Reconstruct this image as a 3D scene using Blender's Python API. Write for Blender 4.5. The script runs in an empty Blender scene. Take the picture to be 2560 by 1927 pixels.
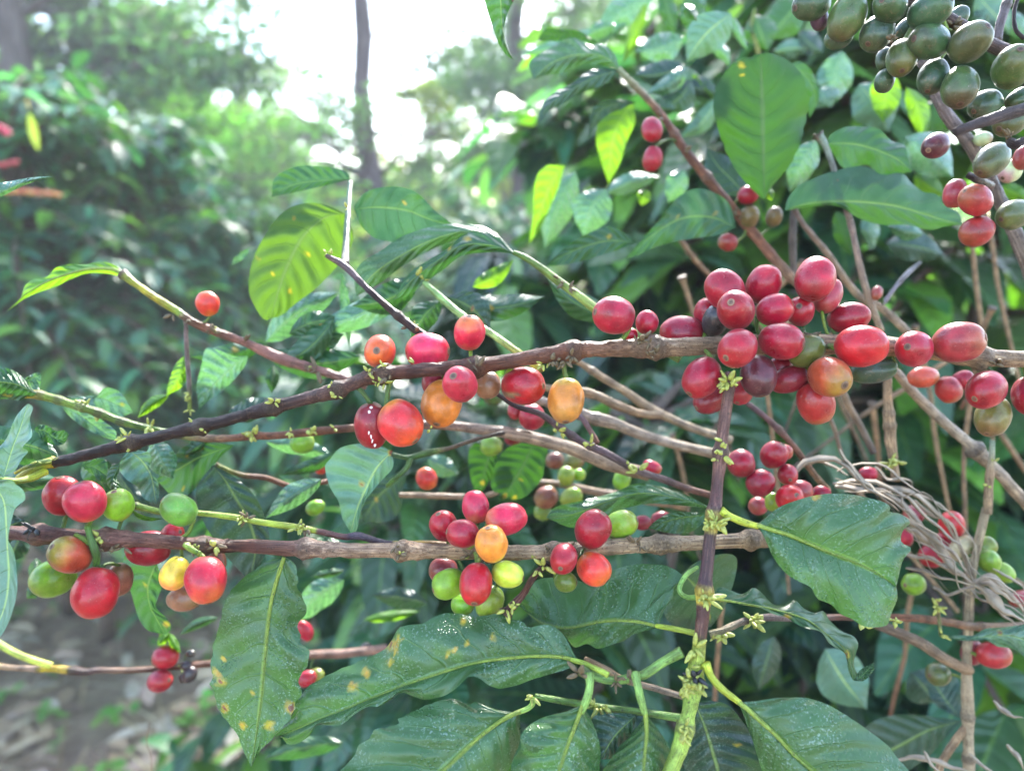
import bpy, math, random
from mathutils import Vector, Matrix, noise, Quaternion
R = math.radians
random.seed(11)
SC = bpy.context.scene
COL = SC.collection

# ------------------------------------------------------------------ camera
F = 1862.0                      # focal length in photo pixels (2560 wide)
CAM_H, PITCH = 1.35, R(11)
cd = bpy.data.cameras.new('camera'); cam = bpy.data.objects.new('camera', cd); COL.objects.link(cam)
cam.location = (0, 0, CAM_H); cam.rotation_euler = (R(90) - PITCH, 0, 0)
cd.sensor_width = 36; cd.lens = 36 * F / 2560; cd.clip_start = 0.01; cd.clip_end = 800
cd.dof.use_dof = True; cd.dof.focus_distance = 0.268; cd.dof.aperture_fstop = 26.2 / 3.6
SC.camera = cam
CM = Matrix.Translation(cam.location) @ cam.rotation_euler.to_matrix().to_4x4()
CR = cam.rotation_euler.to_matrix()
VR, VU, VB = CR @ Vector((1,0,0)), CR @ Vector((0,1,0)), CR @ Vector((0,0,1))   # right, up, towards the camera

def at(x, y, d):
    return CM @ Vector(((x-1280)/F*d, -(y-963.5)/F*d, -d))
K = 860/2203
ORG = dict(A=(0,0), B=(850,0), C=(1700,0), D=(0,640), E=(850,640), G=(1700,640), H=(0,1277), I=(850,1277), J=(1700,1277))
def px(c, x, y):
    if c == 'F': return (x*1.1573, y*1.1573)
    o = ORG[c]; return (o[0]+x*K, o[1]+y*K)
def sc(c): return 1.1573 if c == 'F' else K

# ------------------------------------------------------------------ materials
def newmat(name):
    m = bpy.data.materials.new(name); m.use_nodes = True
    nt = m.node_tree; nt.nodes.clear()
    return m, nt
class NB:
    def __init__(s, nt): s.nt = nt
    def n(s, t, **kw):
        nd = s.nt.nodes.new(t)
        for k, v in kw.items():
            if k.startswith('_'): setattr(nd, k[1:], v)
            else: s.set(nd, k, v)
        return nd
    def set(s, nd, k, v):
        inp = nd.inputs[int(k[1:])] if k[0] == 'i' and k[1:].isdigit() else nd.inputs[k.replace('__', ' ')]
        if hasattr(v, 'is_output') or isinstance(v, bpy.types.NodeSocket): s.nt.links.new(v, inp)
        else: inp.default_value = v
    def m(s, op, a, b=None, c=None, clamp=False):
        nd = s.nt.nodes.new('ShaderNodeMath'); nd.operation = op; nd.use_clamp = clamp
        for i, v in enumerate((a, b, c)):
            if v is not None: s.set(nd, 'i%d' % i, v)
        return nd.outputs[0]
    def mix(s, f, a, b, bt='MIX'):
        nd = s.nt.nodes.new('ShaderNodeMix'); nd.data_type = 'RGBA'; nd.blend_type = bt
        s.set(nd, 'i0', f); s.set(nd, 'i6', a); s.set(nd, 'i7', b)
        return nd.outputs[2]
    def ramp(s, f, stops):
        nd = s.nt.nodes.new('ShaderNodeValToRGB'); s.set(nd, 'i0', f)
        cr = nd.color_ramp
        while len(cr.elements) < len(stops): cr.elements.new(0.5)
        for e, (p, c) in zip(cr.elements, stops):
            e.position = p; e.color = c if len(c) == 4 else (*c, 1)
        return nd.outputs[0]
    def rng(s, v, a, b, c=0.0, d=1.0):
        nd = s.nt.nodes.new('ShaderNodeMapRange')
        s.set(nd, 'i0', v)
        for i, q in enumerate((a, b, c, d)): nd.inputs[i+1].default_value = q
        return nd.outputs[0]
    def noise(s, vec, scale, detail=3, rough=.55, dist=0):
        nd = s.nt.nodes.new('ShaderNodeTexNoise'); s.set(nd, 'Vector', vec); s.set(nd, 'Scale', scale)
        s.set(nd, 'Detail', detail); s.set(nd, 'Roughness', rough); s.set(nd, 'Distortion', dist)
        return nd.outputs[0]
def c4(c): return (*c, 1) if len(c) == 3 else c

def leaf_mat(name, top, back, trans, dew=1.0, rough=.31, nv=8, spec=.5, ml=.85):
    m, nt = newmat(name); b = NB(nt)
    tc = b.n('ShaderNodeTexCoord'); uv = b.n('ShaderNodeSeparateXYZ', Vector=tc.outputs['UV'])
    ob = tc.outputs['Object']
    s = uv.outputs[0]; t = b.m('SUBTRACT', b.m('MULTIPLY', uv.outputs[1], 2.0), 1.0); at_ = b.m('ABSOLUTE', t)
    wob = b.noise(ob, 45, 2)
    wide = b.noise(ob, 28, 4)
    fine = b.noise(ob, 420, 4, .65)
    # veins
    mid = b.rng(at_, .018, .055, 1, 0)
    ph = b.m('ADD', b.m('SUBTRACT', b.m('MULTIPLY', s, float(nv)), b.m('MULTIPLY', b.m('POWER', at_, 1.25), 1.25)), b.m('MULTIPLY', wob, 1.1))
    fr = b.m('FRACT', ph); dv = b.m('ABSOLUTE', b.m('SUBTRACT', fr, .5))     # .5 on the vein
    vein = b.m('MULTIPLY', b.rng(dv, .455, .495, 0, 1), b.rng(at_, .96, .6, 0, 1))
    quilt = b.m('COSINE', b.m('MULTIPLY', fr, 6.2832))
    col = b.mix(b.rng(wide, .3, .72), c4([v*.80 for v in top]), c4([min(1, v*1.3) for v in top]))
    col = b.mix(b.m('MULTIPLY', b.rng(fine, .35, .75), .35), col, c4([min(1, v*1.7+.01) for v in top]))
    vc = c4([min(1, top[0]*2.6+.03), min(1, top[1]*2.0+.05), min(1, top[2]*1.3+.01)])
    col = b.mix(b.m('MULTIPLY', vein, .22), col, vc)
    col = b.mix(b.m('MULTIPLY', mid, ml), col, (*[min(1, v) for v in (top[0]*3+.10, top[1]*2+.13, top[2]*1.2+.02)], 1))
    a = b.n('ShaderNodeAttribute', _attribute_name='spot'); sp = b.n('ShaderNodeSeparateColor', Color=a.outputs['Color'])
    sn = b.m('ADD', b.m('MULTIPLY', b.m('SUBTRACT', b.noise(ob, 330, 4, .7), .5), 1.1), 0.0)
    ye = b.rng(b.m('ADD', sp.outputs[0], b.m('MULTIPLY', sn, b.rng(sp.outputs[0], .02, .3))), .15, .85)
    br = b.rng(b.m('ADD', sp.outputs[1], b.m('MULTIPLY', sn, b.rng(sp.outputs[1], .02, .3))), .25, .6)
    col = b.mix(ye, col, b.mix(b.rng(fine, .4, .65), (.27, .24, .015, 1), (.36, .19, .02, 1))); col = b.mix(br, col, (.13, .045, .02, 1))
    geo = b.n('ShaderNodeNewGeometry')
    bcol = b.mix(b.rng(wide, .3, .72), c4([v*.8 for v in back]), c4([min(1, v*1.2) for v in back]))
    bcol = b.mix(b.m('MULTIPLY', vein, .45), bcol, c4([v*.45 for v in back]))
    bcol = b.mix(b.m('MULTIPLY', mid, .6), bcol, c4([min(1, v*.6+.05) for v in back]))
    bcol = b.mix(b.m('MULTIPLY', ye, .7), bcol, (.34, .27, .02, 1)); bcol = b.mix(br, bcol, (.16, .05, .02, 1))
    # dew drops, with their pale glints painted into the leaf colour
    vo = b.n('ShaderNodeTexVoronoi', Vector=ob, Scale=820.0)
    patch = b.rng(b.noise(ob, 75, 3), .42, .62)
    drop = b.m('MULTIPLY', b.rng(vo.outputs['Distance'], .16, .42, 1, 0), b.m('MULTIPLY', patch, dew))
    dew_glint = b.m('MULTIPLY', b.m('MULTIPLY', b.rng(b.noise(ob, 1150, 2, .6), .56, .66), b.rng(b.noise(ob, 55, 4, .65), .42, .66)), dew)
    col = b.mix(b.m('MULTIPLY', dew_glint, .7), col, (.26, .36, .29, 1)); col = b.mix(b.m('MULTIPLY', drop, .18), col, (.20, .32, .24, 1))
    h = b.m('ADD', b.m('MULTIPLY', quilt, b.m('MULTIPLY', .00026, b.rng(at_, .0, .3))), b.m('MULTIPLY', vein, -.00022))
    h = b.m('ADD', h, b.m('MULTIPLY', mid, -.0003)); h = b.m('ADD', h, b.m('MULTIPLY', fine, .00018))
    h = b.m('ADD', h, b.m('MULTIPLY', drop, .00030)); h = b.m('ADD', h, b.m('MULTIPLY', dew_glint, .00012))
    bump = b.n('ShaderNodeBump', Strength=.9, Distance=1.0, Height=h)
    ro = b.m('ADD', b.m('MULTIPLY', fine, .34), rough - .14)
    ro = b.m('SUBTRACT', ro, b.m('MULTIPLY', drop, .22), clamp=True)
    p = b.n('ShaderNodeBsdfPrincipled', Base__Color=col, Roughness=ro, Normal=bump.outputs[0])
    p.inputs['Specular IOR Level'].default_value = spec
    tr = b.n('ShaderNodeBsdfTranslucent', Color=bcol, Normal=bump.outputs[0])
    mx = b.n('ShaderNodeMixShader', i0=trans, i1=p.outputs[0], i2=tr.outputs[0])
    out = b.n('ShaderNodeOutputMaterial', Surface=mx.outputs[0])
    return m

def foliage_mat(name, trans=.4, rough=.38, mul=1.0, spec=.5):
    m, nt = newmat(name); b = NB(nt)
    a = b.n('ShaderNodeAttribute', _attribute_name='Col')
    tc = b.n('ShaderNodeTexCoord')
    n1 = b.noise(tc.outputs['Object'], 9, 3)
    uv = b.n('ShaderNodeSeparateXYZ', Vector=tc.outputs['UV'])
    t = b.m('ABSOLUTE', b.m('SUBTRACT', b.m('MULTIPLY', uv.outputs[1], 2.0), 1.0))
    col = b.mix(b.m('MULTIPLY', b.rng(t, .02, .09, 1, 0), .5), a.outputs['Color'], (.16, .28, .06, 1))
    ph = b.m('FRACT', b.m('ADD', b.m('SUBTRACT', b.m('MULTIPLY', uv.outputs[0], 7.0), b.m('MULTIPLY', t, 1.2)), b.m('MULTIPLY', b.noise(tc.outputs['Object'], 30, 2), .8)))
    q = b.m('COSINE', b.m('MULTIPLY', ph, 6.2832)); dk = b.rng(q, .6, 1, 0, 1)
    col = b.mix(b.m('MULTIPLY', dk, .30), col, b.mix(1.0, col, (.45, .5, .5, 1), 'MULTIPLY'))
    col = b.mix(b.m('MULTIPLY', b.rng(b.noise(tc.outputs['Object'], 45, 4), .4, .7), .5), col, b.mix(1.0, col, (.55, .6, .5, 1), 'MULTIPLY'))
    bmp = b.n('ShaderNodeBump', Strength=.9, Distance=1.0, Height=b.m('MULTIPLY', q, .0007))
    p = b.n('ShaderNodeBsdfPrincipled', Base__Color=col, Normal=bmp.outputs[0], Roughness=b.m('ADD', b.m('MULTIPLY', n1, .25), rough-.1))
    p.inputs['Specular IOR Level'].default_value = spec
    bc = b.mix(1.0, col, (1.9*mul, 2.3*mul, .75*mul, 1), 'MULTIPLY')
    tr = b.n('ShaderNodeBsdfTranslucent', Color=bc)
    mx = b.n('ShaderNodeMixShader', i0=trans, i1=p.outputs[0], i2=tr.outputs[0])
    b.n('ShaderNodeOutputMaterial', Surface=mx.outputs[0])
    return m

def cherry_mat(name):
    m, nt = newmat(name); b = NB(nt)
    a = b.n('ShaderNodeAttribute', _attribute_name='Col')
    ob = b.n('ShaderNodeTexCoord').outputs['Object']
    blotch = b.noise(ob, 190, 4, .6); fine = b.noise(ob, 1500, 3, .7); streak = b.noise(ob, 430, 4, .65, 1.6)
    hsv = b.n('ShaderNodeHueSaturation', Color=a.outputs['Color'], Value=b.rng(blotch, .25, .75, .62, 1.30))
    col = b.mix(b.m('MULTIPLY', b.rng(streak, .55, .75), .14), hsv.outputs[0], (.55, .24, .17, 1))
    speck = b.rng(fine, .64, .74)
    col = b.mix(b.m('MULTIPLY', speck, .22), col, (.8, .62, .55, 1))
    vo = b.n('ShaderNodeTexVoronoi', Vector=ob, Scale=760.0)
    pit = b.rng(vo.outputs['Distance'], .05, .16, 1, 0)
    sel = b.rng(b.noise(ob, 230, 1), .50, .58)
    col = b.mix(b.m('MULTIPLY', b.m('MULTIPLY', pit, sel), .65), col, (.05, .015, .01, 1))
    h = b.m('ADD', b.m('MULTIPLY', fine, .00010), b.m('MULTIPLY', blotch, .0007))
    bump = b.n('ShaderNodeBump', Strength=.8, Distance=1.0, Height=h)
    p = b.n('ShaderNodeBsdfPrincipled', Base__Color=col, Roughness=b.m('ADD', b.m('MULTIPLY', blotch, .35), .16), Normal=bump.outputs[0])
    p.inputs['Specular IOR Level'].default_value = .30
    p.inputs['Coat Weight'].default_value = .22; p.inputs['Coat Roughness'].default_value = .13
    p.inputs['Subsurface Weight'].default_value = .12
    p.inputs['Subsurface Radius'].default_value = (.003, .001, .0006); p.inputs['Subsurface Scale'].default_value = 1.0
    p.inputs['Sheen Weight'].default_value = .05; p.inputs['Sheen Roughness'].default_value = .45
    p.inputs['Sheen Tint'].default_value = (1, .93, .96, 1)
    b.n('ShaderNodeOutputMaterial', Surface=p.outputs[0])
    return m

def bark_mat(name, rough=.6, wet=0.0, crack=1.0):
    m, nt = newmat(name); b = NB(nt)
    a = b.n('ShaderNodeAttribute', _attribute_name='Col')
    tc = b.n('ShaderNodeTexCoord'); ob = tc.outputs['Object']
    mp = b.n('ShaderNodeMapping', Vector=tc.outputs['UV']); mp.inputs['Scale'].default_value = (1.0, .16, 1)
    st = b.noise(mp.outputs[0], 9, 5, .7, .6); f = b.noise(ob, 900, 4, .7); w = b.noise(ob, 160, 3)
    col = b.mix(b.rng(st, .42, .72), a.outputs['Color'], (.40, .27, .18, 1), 'MULTIPLY')
    col = b.mix(b.m('MULTIPLY', b.rng(st, .50, .40), b.rng(w, .44, .58)), col, b.mix(.55, b.mix(1.0, a.outputs['Color'], (1.9, 1.8, 1.6, 1), 'MULTIPLY'), b.mix(.25, a.outputs['Color'], (.42, .28, .15, 1))))
    col = b.mix(b.m('MULTIPLY', b.rng(f, .56, .66), .7), col, (.03, .02, .015, 1))
    mp2 = b.n('ShaderNodeMapping', Vector=tc.outputs['UV']); mp2.inputs['Scale'].default_value = (2.2, .5, 1)
    ck = b.noise(mp2.outputs[0], 11, 4, .6, 1.2); line = b.rng(b.m('ABSOLUTE', b.m('SUBTRACT', ck, .5)), .0, .022, 1, 0)
    col = b.mix(b.m('MULTIPLY', line, .75*min(1, crack+.0)), col, b.mix(1.0, col, (.22, .16, .13, 1), 'MULTIPLY'))
    h = b.m('ADD', b.m('MULTIPLY', st, -.0011*crack), b.m('MULTIPLY', f, .00045*(.4+.6*crack)))
    h = b.m('ADD', h, b.m('MULTIPLY', line, -.0004*crack))
    bump = b.n('ShaderNodeBump', Strength=.9, Distance=1.0, Height=h)
    p = b.n('ShaderNodeBsdfPrincipled', Base__Color=col, Roughness=b.rng(f, .3, .7, rough-.2, rough+.12), Normal=bump.outputs[0])
    p.inputs['Specular IOR Level'].default_value = .38
    b.n('ShaderNodeOutputMaterial', Surface=p.outputs[0])
    return m

M = {}
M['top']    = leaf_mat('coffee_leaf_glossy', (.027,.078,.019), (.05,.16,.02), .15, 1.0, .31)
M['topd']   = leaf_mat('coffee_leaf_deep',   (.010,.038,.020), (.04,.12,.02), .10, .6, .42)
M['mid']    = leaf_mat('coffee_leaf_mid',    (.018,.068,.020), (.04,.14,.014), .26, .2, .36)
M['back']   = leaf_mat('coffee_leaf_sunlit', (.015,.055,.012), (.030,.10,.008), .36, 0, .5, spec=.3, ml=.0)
M['backy']  = leaf_mat('coffee_leaf_backlit_yellowing', (.035,.085,.015), (.085,.18,.010), .42, 0, .5, spec=.3, ml=.1)
M['lime']   = leaf_mat('coffee_leaf_young',  (.06,.16,.02), (.17,.36,.012), .5, 0, .45, spec=.35)
M['pale']   = leaf_mat('coffee_leaf_pale',   (.06,.15,.085), (.10,.27,.06), .3, 0, .25, spec=.9, ml=.4)
M['grey']   = leaf_mat('coffee_leaf_dusty',  (.075,.16,.10), (.08,.2,.05), .15, .4, .45)
M['cherry'] = cherry_mat('coffee_cherry_skin')
M['bark']   = bark_mat('coffee_twig_bark', .46)
M['green']  = bark_mat('coffee_green_shoot', .42, 0, .25)
M['fol']    = foliage_mat('shrub_foliage', .32, .34, spec=.6)
M['far']    = foliage_mat('tree_foliage', .5, .5, 1.1, .4)
M['trunk']  = bark_mat('tree_bark', .8)
def flat_mat(name, col, rough=.7, v=.35, scale=300):
    m, nt = newmat(name); b = NB(nt); ob = b.n('ShaderNodeTexCoord').outputs['Object']
    n = b.noise(ob, scale, 4, .65)
    c = b.mix(b.rng(n, .3, .7), c4([x*(1-v) for x in col]), c4([min(1, x*(1+v)) for x in col]))
    bump = b.n('ShaderNodeBump', Strength=.6, Distance=.0005, Height=n)
    p = b.n('ShaderNodeBsdfPrincipled', Base__Color=c, Roughness=rough, Normal=bump.outputs[0])
    b.n('ShaderNodeOutputMaterial', Surface=p.outputs[0]); return m
def attr_mat(name):
    m, nt = newmat(name); b = NB(nt); ob = b.n('ShaderNodeTexCoord').outputs['Object']; n = b.noise(ob, 1500, 4, .65)
    a = b.n('ShaderNodeAttribute', _attribute_name='Col'); c = b.mix(b.rng(n, .35, .7), a.outputs['Color'], b.mix(.5, a.outputs['Color'], (.4,.3,.2,1), 'MULTIPLY'))
    p = b.n('ShaderNodeBsdfPrincipled', Base__Color=c, Roughness=.6); b.n('ShaderNodeOutputMaterial', Surface=p.outputs[0]); return m
M['attr'] = attr_mat('cherry_tip_scar')
M['navel'] = flat_mat('cherry_navel', (.32,.17,.09), .7, .5, 1200)
M['naveld'] = flat_mat('cherry_navel_dark', (.10,.04,.025), .7, .5, 1200)
M['dry']   = flat_mat('dry_grass_blade', (.26,.20,.135), .75, .45, 120)
M['black'] = flat_mat('shrivelled_black', (.012,.012,.015), .5, .4, 500)
M['white'] = flat_mat('split_pulp', (.75,.68,.62), .35, .3, 900)
M['bud']   = flat_mat('bud_scale', (.30,.31,.06), .5, .45, 900)
M['budb']  = flat_mat('dry_bud_scale', (.11,.075,.035), .7, .5, 900)

# ------------------------------------------------------------------ mesh helpers
def mesh_obj(name, verts, faces, mat, parent=None, uvs=None, cols=None, cname='Col', smooth=True, label=None, origin=None):
    o0 = Vector(origin) if origin is not None else Vector((0,0,0))
    me = bpy.data.meshes.new(name)
    me.from_pydata([tuple(Vector(v) - o0) for v in verts], [], faces)
    if uvs is not None:
        ul = me.uv_layers.new(name='UVMap'); idx = [0]*len(me.loops)
        me.loops.foreach_get('vertex_index', idx)
        flat = []
        for i in idx: flat += [uvs[i][0], uvs[i][1]]
        ul.data.foreach_set('uv', flat)
    if cols is not None:
        ca = me.color_attributes.new(cname, 'FLOAT_COLOR', 'POINT'); flat = []
        for c in cols: flat += [c[0], c[1], c[2], 1.0]
        ca.data.foreach_set('color', flat)
    me.materials.append(mat)
    if smooth: me.polygons.foreach_set('use_smooth', [True]*len(me.polygons))
    me.update()
    ob = bpy.data.objects.new(name, me); COL.objects.link(ob)
    if parent is not None: ob.parent = parent
    if label: ob['label'] = label
    return ob

def cr(pts, n):
    """Catmull-Rom resample of tuples, n points evenly by the length of the first three entries."""
    P = [tuple(p) for p in pts]; D = len(P[0])
    if len(P) == 2: P = [P[0], tuple((a+b)/2 for a, b in zip(*P)), P[1]]
    Q = [tuple(2*a-b for a, b in zip(P[0], P[1]))] + P + [tuple(2*a-b for a, b in zip(P[-1], P[-2]))]
    dense = []
    for i in range(1, len(Q)-2):
        for k in range(12):
            t = k/12; t2 = t*t; t3 = t2*t
            dense.append(tuple(.5*((2*Q[i][j]) + (-Q[i-1][j]+Q[i+1][j])*t + (2*Q[i-1][j]-5*Q[i][j]+4*Q[i+1][j]-Q[i+2][j])*t2 + (-Q[i-1][j]+3*Q[i][j]-3*Q[i+1][j]+Q[i+2][j])*t3) for j in range(D)))
    dense.append(P[-1])
    m = min(3, D); L = [0]
    for a, b_ in zip(dense, dense[1:]): L.append(L[-1] + math.dist(a[:m], b_[:m]))
    out = []; j = 0
    for i in range(n):
        t = L[-1]*i/(n-1)
        while j < len(L)-2 and L[j+1] < t: j += 1
        f = (t-L[j])/max(1e-12, L[j+1]-L[j]); f = max(0, min(1, f))
        out.append(tuple(a+(c-a)*f for a, c in zip(dense[j], dense[j+1])))
    return out

def lerp(a, b, t): return tuple(x+(y-x)*t for x, y in zip(a, b))
def grad(stops, t):
    for (p0, c0), (p1, c1) in zip(stops, stops[1:]):
        if t <= p1: return lerp(c0, c1, max(0, min(1, (t-p0)/max(1e-6, p1-p0))))
    return stops[-1][1]

def tube_geo(path, radii, sides=12, cols=None, rough=0.0, seed=0, caps=True, knob=None):
    V, Fc, U, Cc = [], [], [], []
    up = Vector((.13, .3, 1)).normalized(); n = len(path); acc = 0
    T0 = (path[1]-path[0]).normalized(); N = T0.cross(up).normalized()
    for i, p in enumerate(path):
        T = (path[min(i+1, n-1)]-path[max(i-1, 0)]).normalized()
        N = (N - T*N.dot(T)).normalized(); B = T.cross(N)
        if i: acc += (p-path[i-1]).length
        r = radii[i]
        for k in range(sides):
            a = 2*math.pi*k/sides; d = N*math.cos(a)+B*math.sin(a)
            q = 1.0
            if rough: q += rough*noise.noise(Vector((math.cos(a)*1.3+seed, math.sin(a)*1.3, acc/max(r, 1e-5)*.35)))+ .5*rough*noise.noise(Vector((math.cos(a)*3+seed, math.sin(a)*3, acc/max(r,1e-5)*1.1)))
            V.append(p+d*r*q); U.append((k/sides*2 if k <= sides/2 else 2-k/sides*2, acc/(r*6.28) if r > 1e-6 else 0))
            if cols: Cc.append(cols[i])
    for i in range(n-1):
        for k in range(sides):
            a, b_ = i*sides+k, i*sides+(k+1) % sides
            Fc.append((a, b_, b_+sides, a+sides))
    if caps:
        Fc.append(tuple(range(sides-1, -1, -1))); Fc.append(tuple((n-1)*sides+k for k in range(sides)))
    return V, Fc, U, Cc

def ell_geo(c, ax, a, b_, nu=10, nv=7, taper=0.0):
    """ellipsoid, long axis ax, optional taper towards +ax"""
    ax = ax.normalized(); s = ax.cross(Vector((.2, .1, 1))).normalized(); t = ax.cross(s)
    V, Fc = [c-ax*a], []
    for j in range(1, nv):
        th = math.pi*j/nv; z = -math.cos(th); r = math.sin(th)*(1-taper*(z*.5+.5))
        for k in range(nu):
            f = 2*math.pi*k/nu; V.append(c+ax*a*z+(s*math.cos(f)+t*math.sin(f))*b_*r)
    V.append(c+ax*a)
    for k in range(nu): Fc.append((0, 1+(k+1) % nu, 1+k))
    for j in range(nv-2):
        for k in range(nu):
            p, q = 1+j*nu+k, 1+j*nu+(k+1) % nu
            Fc.append((p, q, q+nu, p+nu))
    e = len(V)-1; o = 1+(nv-2)*nu
    for k in range(nu): Fc.append((o+k, o+(k+1) % nu, e))
    return V, Fc
def join_geo(gs):
    V, Fc = [], []
    for g in gs:
        o = len(V); V += g[0]; Fc += [tuple(i+o for i in f) for f in g[1]]
    return V, Fc

# colours (albedo)
DK=(.024,.0065,.004); BR=(.10,.029,.012); PK=(.21,.078,.040); TN=(.36,.235,.13); GYB=(.12,.085,.065); GR=(.075,.17,.02); LG=(.21,.31,.03); YE=(.48,.37,.015); DKG=(.06,.13,.03)
CH = dict(   # body, navel end, stalk end
 crim=((.27,.002,.015),(.29,.007,.012),(.19,.008,.011)), red=((.37,.003,.011),(.39,.014,.010),(.30,.008,.012)),
 pink=((.46,.014,.042),(.46,.016,.035),(.48,.09,.04)), rorg=((.50,.022,.016),(.50,.08,.015),(.52,.13,.018)),
 redo=((.46,.01,.026),(.52,.09,.02),(.48,.05,.03)), org=((.56,.19,.018),(.50,.12,.015),(.54,.28,.02)),
 orr=((.54,.14,.02),(.38,.15,.03),(.34,.23,.03)), yel=((.76,.50,.04),(.72,.22,.05),(.74,.52,.05)),
 ylim=((.52,.52,.05),(.50,.46,.06),(.40,.46,.04)), lime=((.17,.26,.016),(.16,.22,.016),(.13,.23,.016)),
 grn=((.075,.18,.02),(.10,.20,.022),(.075,.17,.022)), oliv=((.11,.145,.016),(.14,.16,.02),(.09,.12,.016)),
 dgrn=((.032,.064,.026),(.040,.058,.021),(.026,.060,.025)), dolv=((.056,.078,.021),(.072,.064,.020),(.036,.060,.020)),
 bred=((.25,.014,.013),(.24,.06,.02),(.25,.014,.014)), brn=((.19,.06,.03),(.20,.10,.04),(.16,.07,.03)),
 dred=((.20,.008,.016),(.20,.01,.015),(.16,.01,.015)), purp=((.10,.012,.022),(.06,.012,.016),(.10,.025,.02)),
 dull=((.25,.022,.026),(.24,.05,.03),(.23,.04,.025)), blk=((.03,.022,.02),(.03,.02,.02),(.03,.02,.02)),
 olb=((.13,.10,.025),(.15,.07,.02),(.08,.10,.025)), tan=((.40,.36,.20),(.34,.25,.15),(.28,.28,.15)), dprp=((.06,.02,.035),(.05,.02,.03),(.05,.03,.03)),
 orgn=((.36,.05,.02),(.28,.16,.025),(.34,.05,.018)))
CWORD = dict(crim='deep red cherry', red='bright red cherry', pink='pinkish red cherry', rorg='red cherry flushed orange', redo='red cherry orange at its tip',
 org='orange cherry', orr='orange cherry with brown navel', yel='yellow cherry flushed orange', ylim='yellow green cherry', lime='lime green unripe cherry', grn='green unripe cherry',
 oliv='olive green unripe cherry', dgrn='dark green unripe cherry', dolv='dark olive unripe cherry', bred='brownish red cherry', brn='brown cherry', dred='dark red cherry',
 purp='overripe purple cherry', dull='dull pink cherry', blk='blackened cherry', olb='olive brown cherry', tan='tan dried cherry', dprp='dark purple cherry', orgn='cherry half orange and half green')

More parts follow.
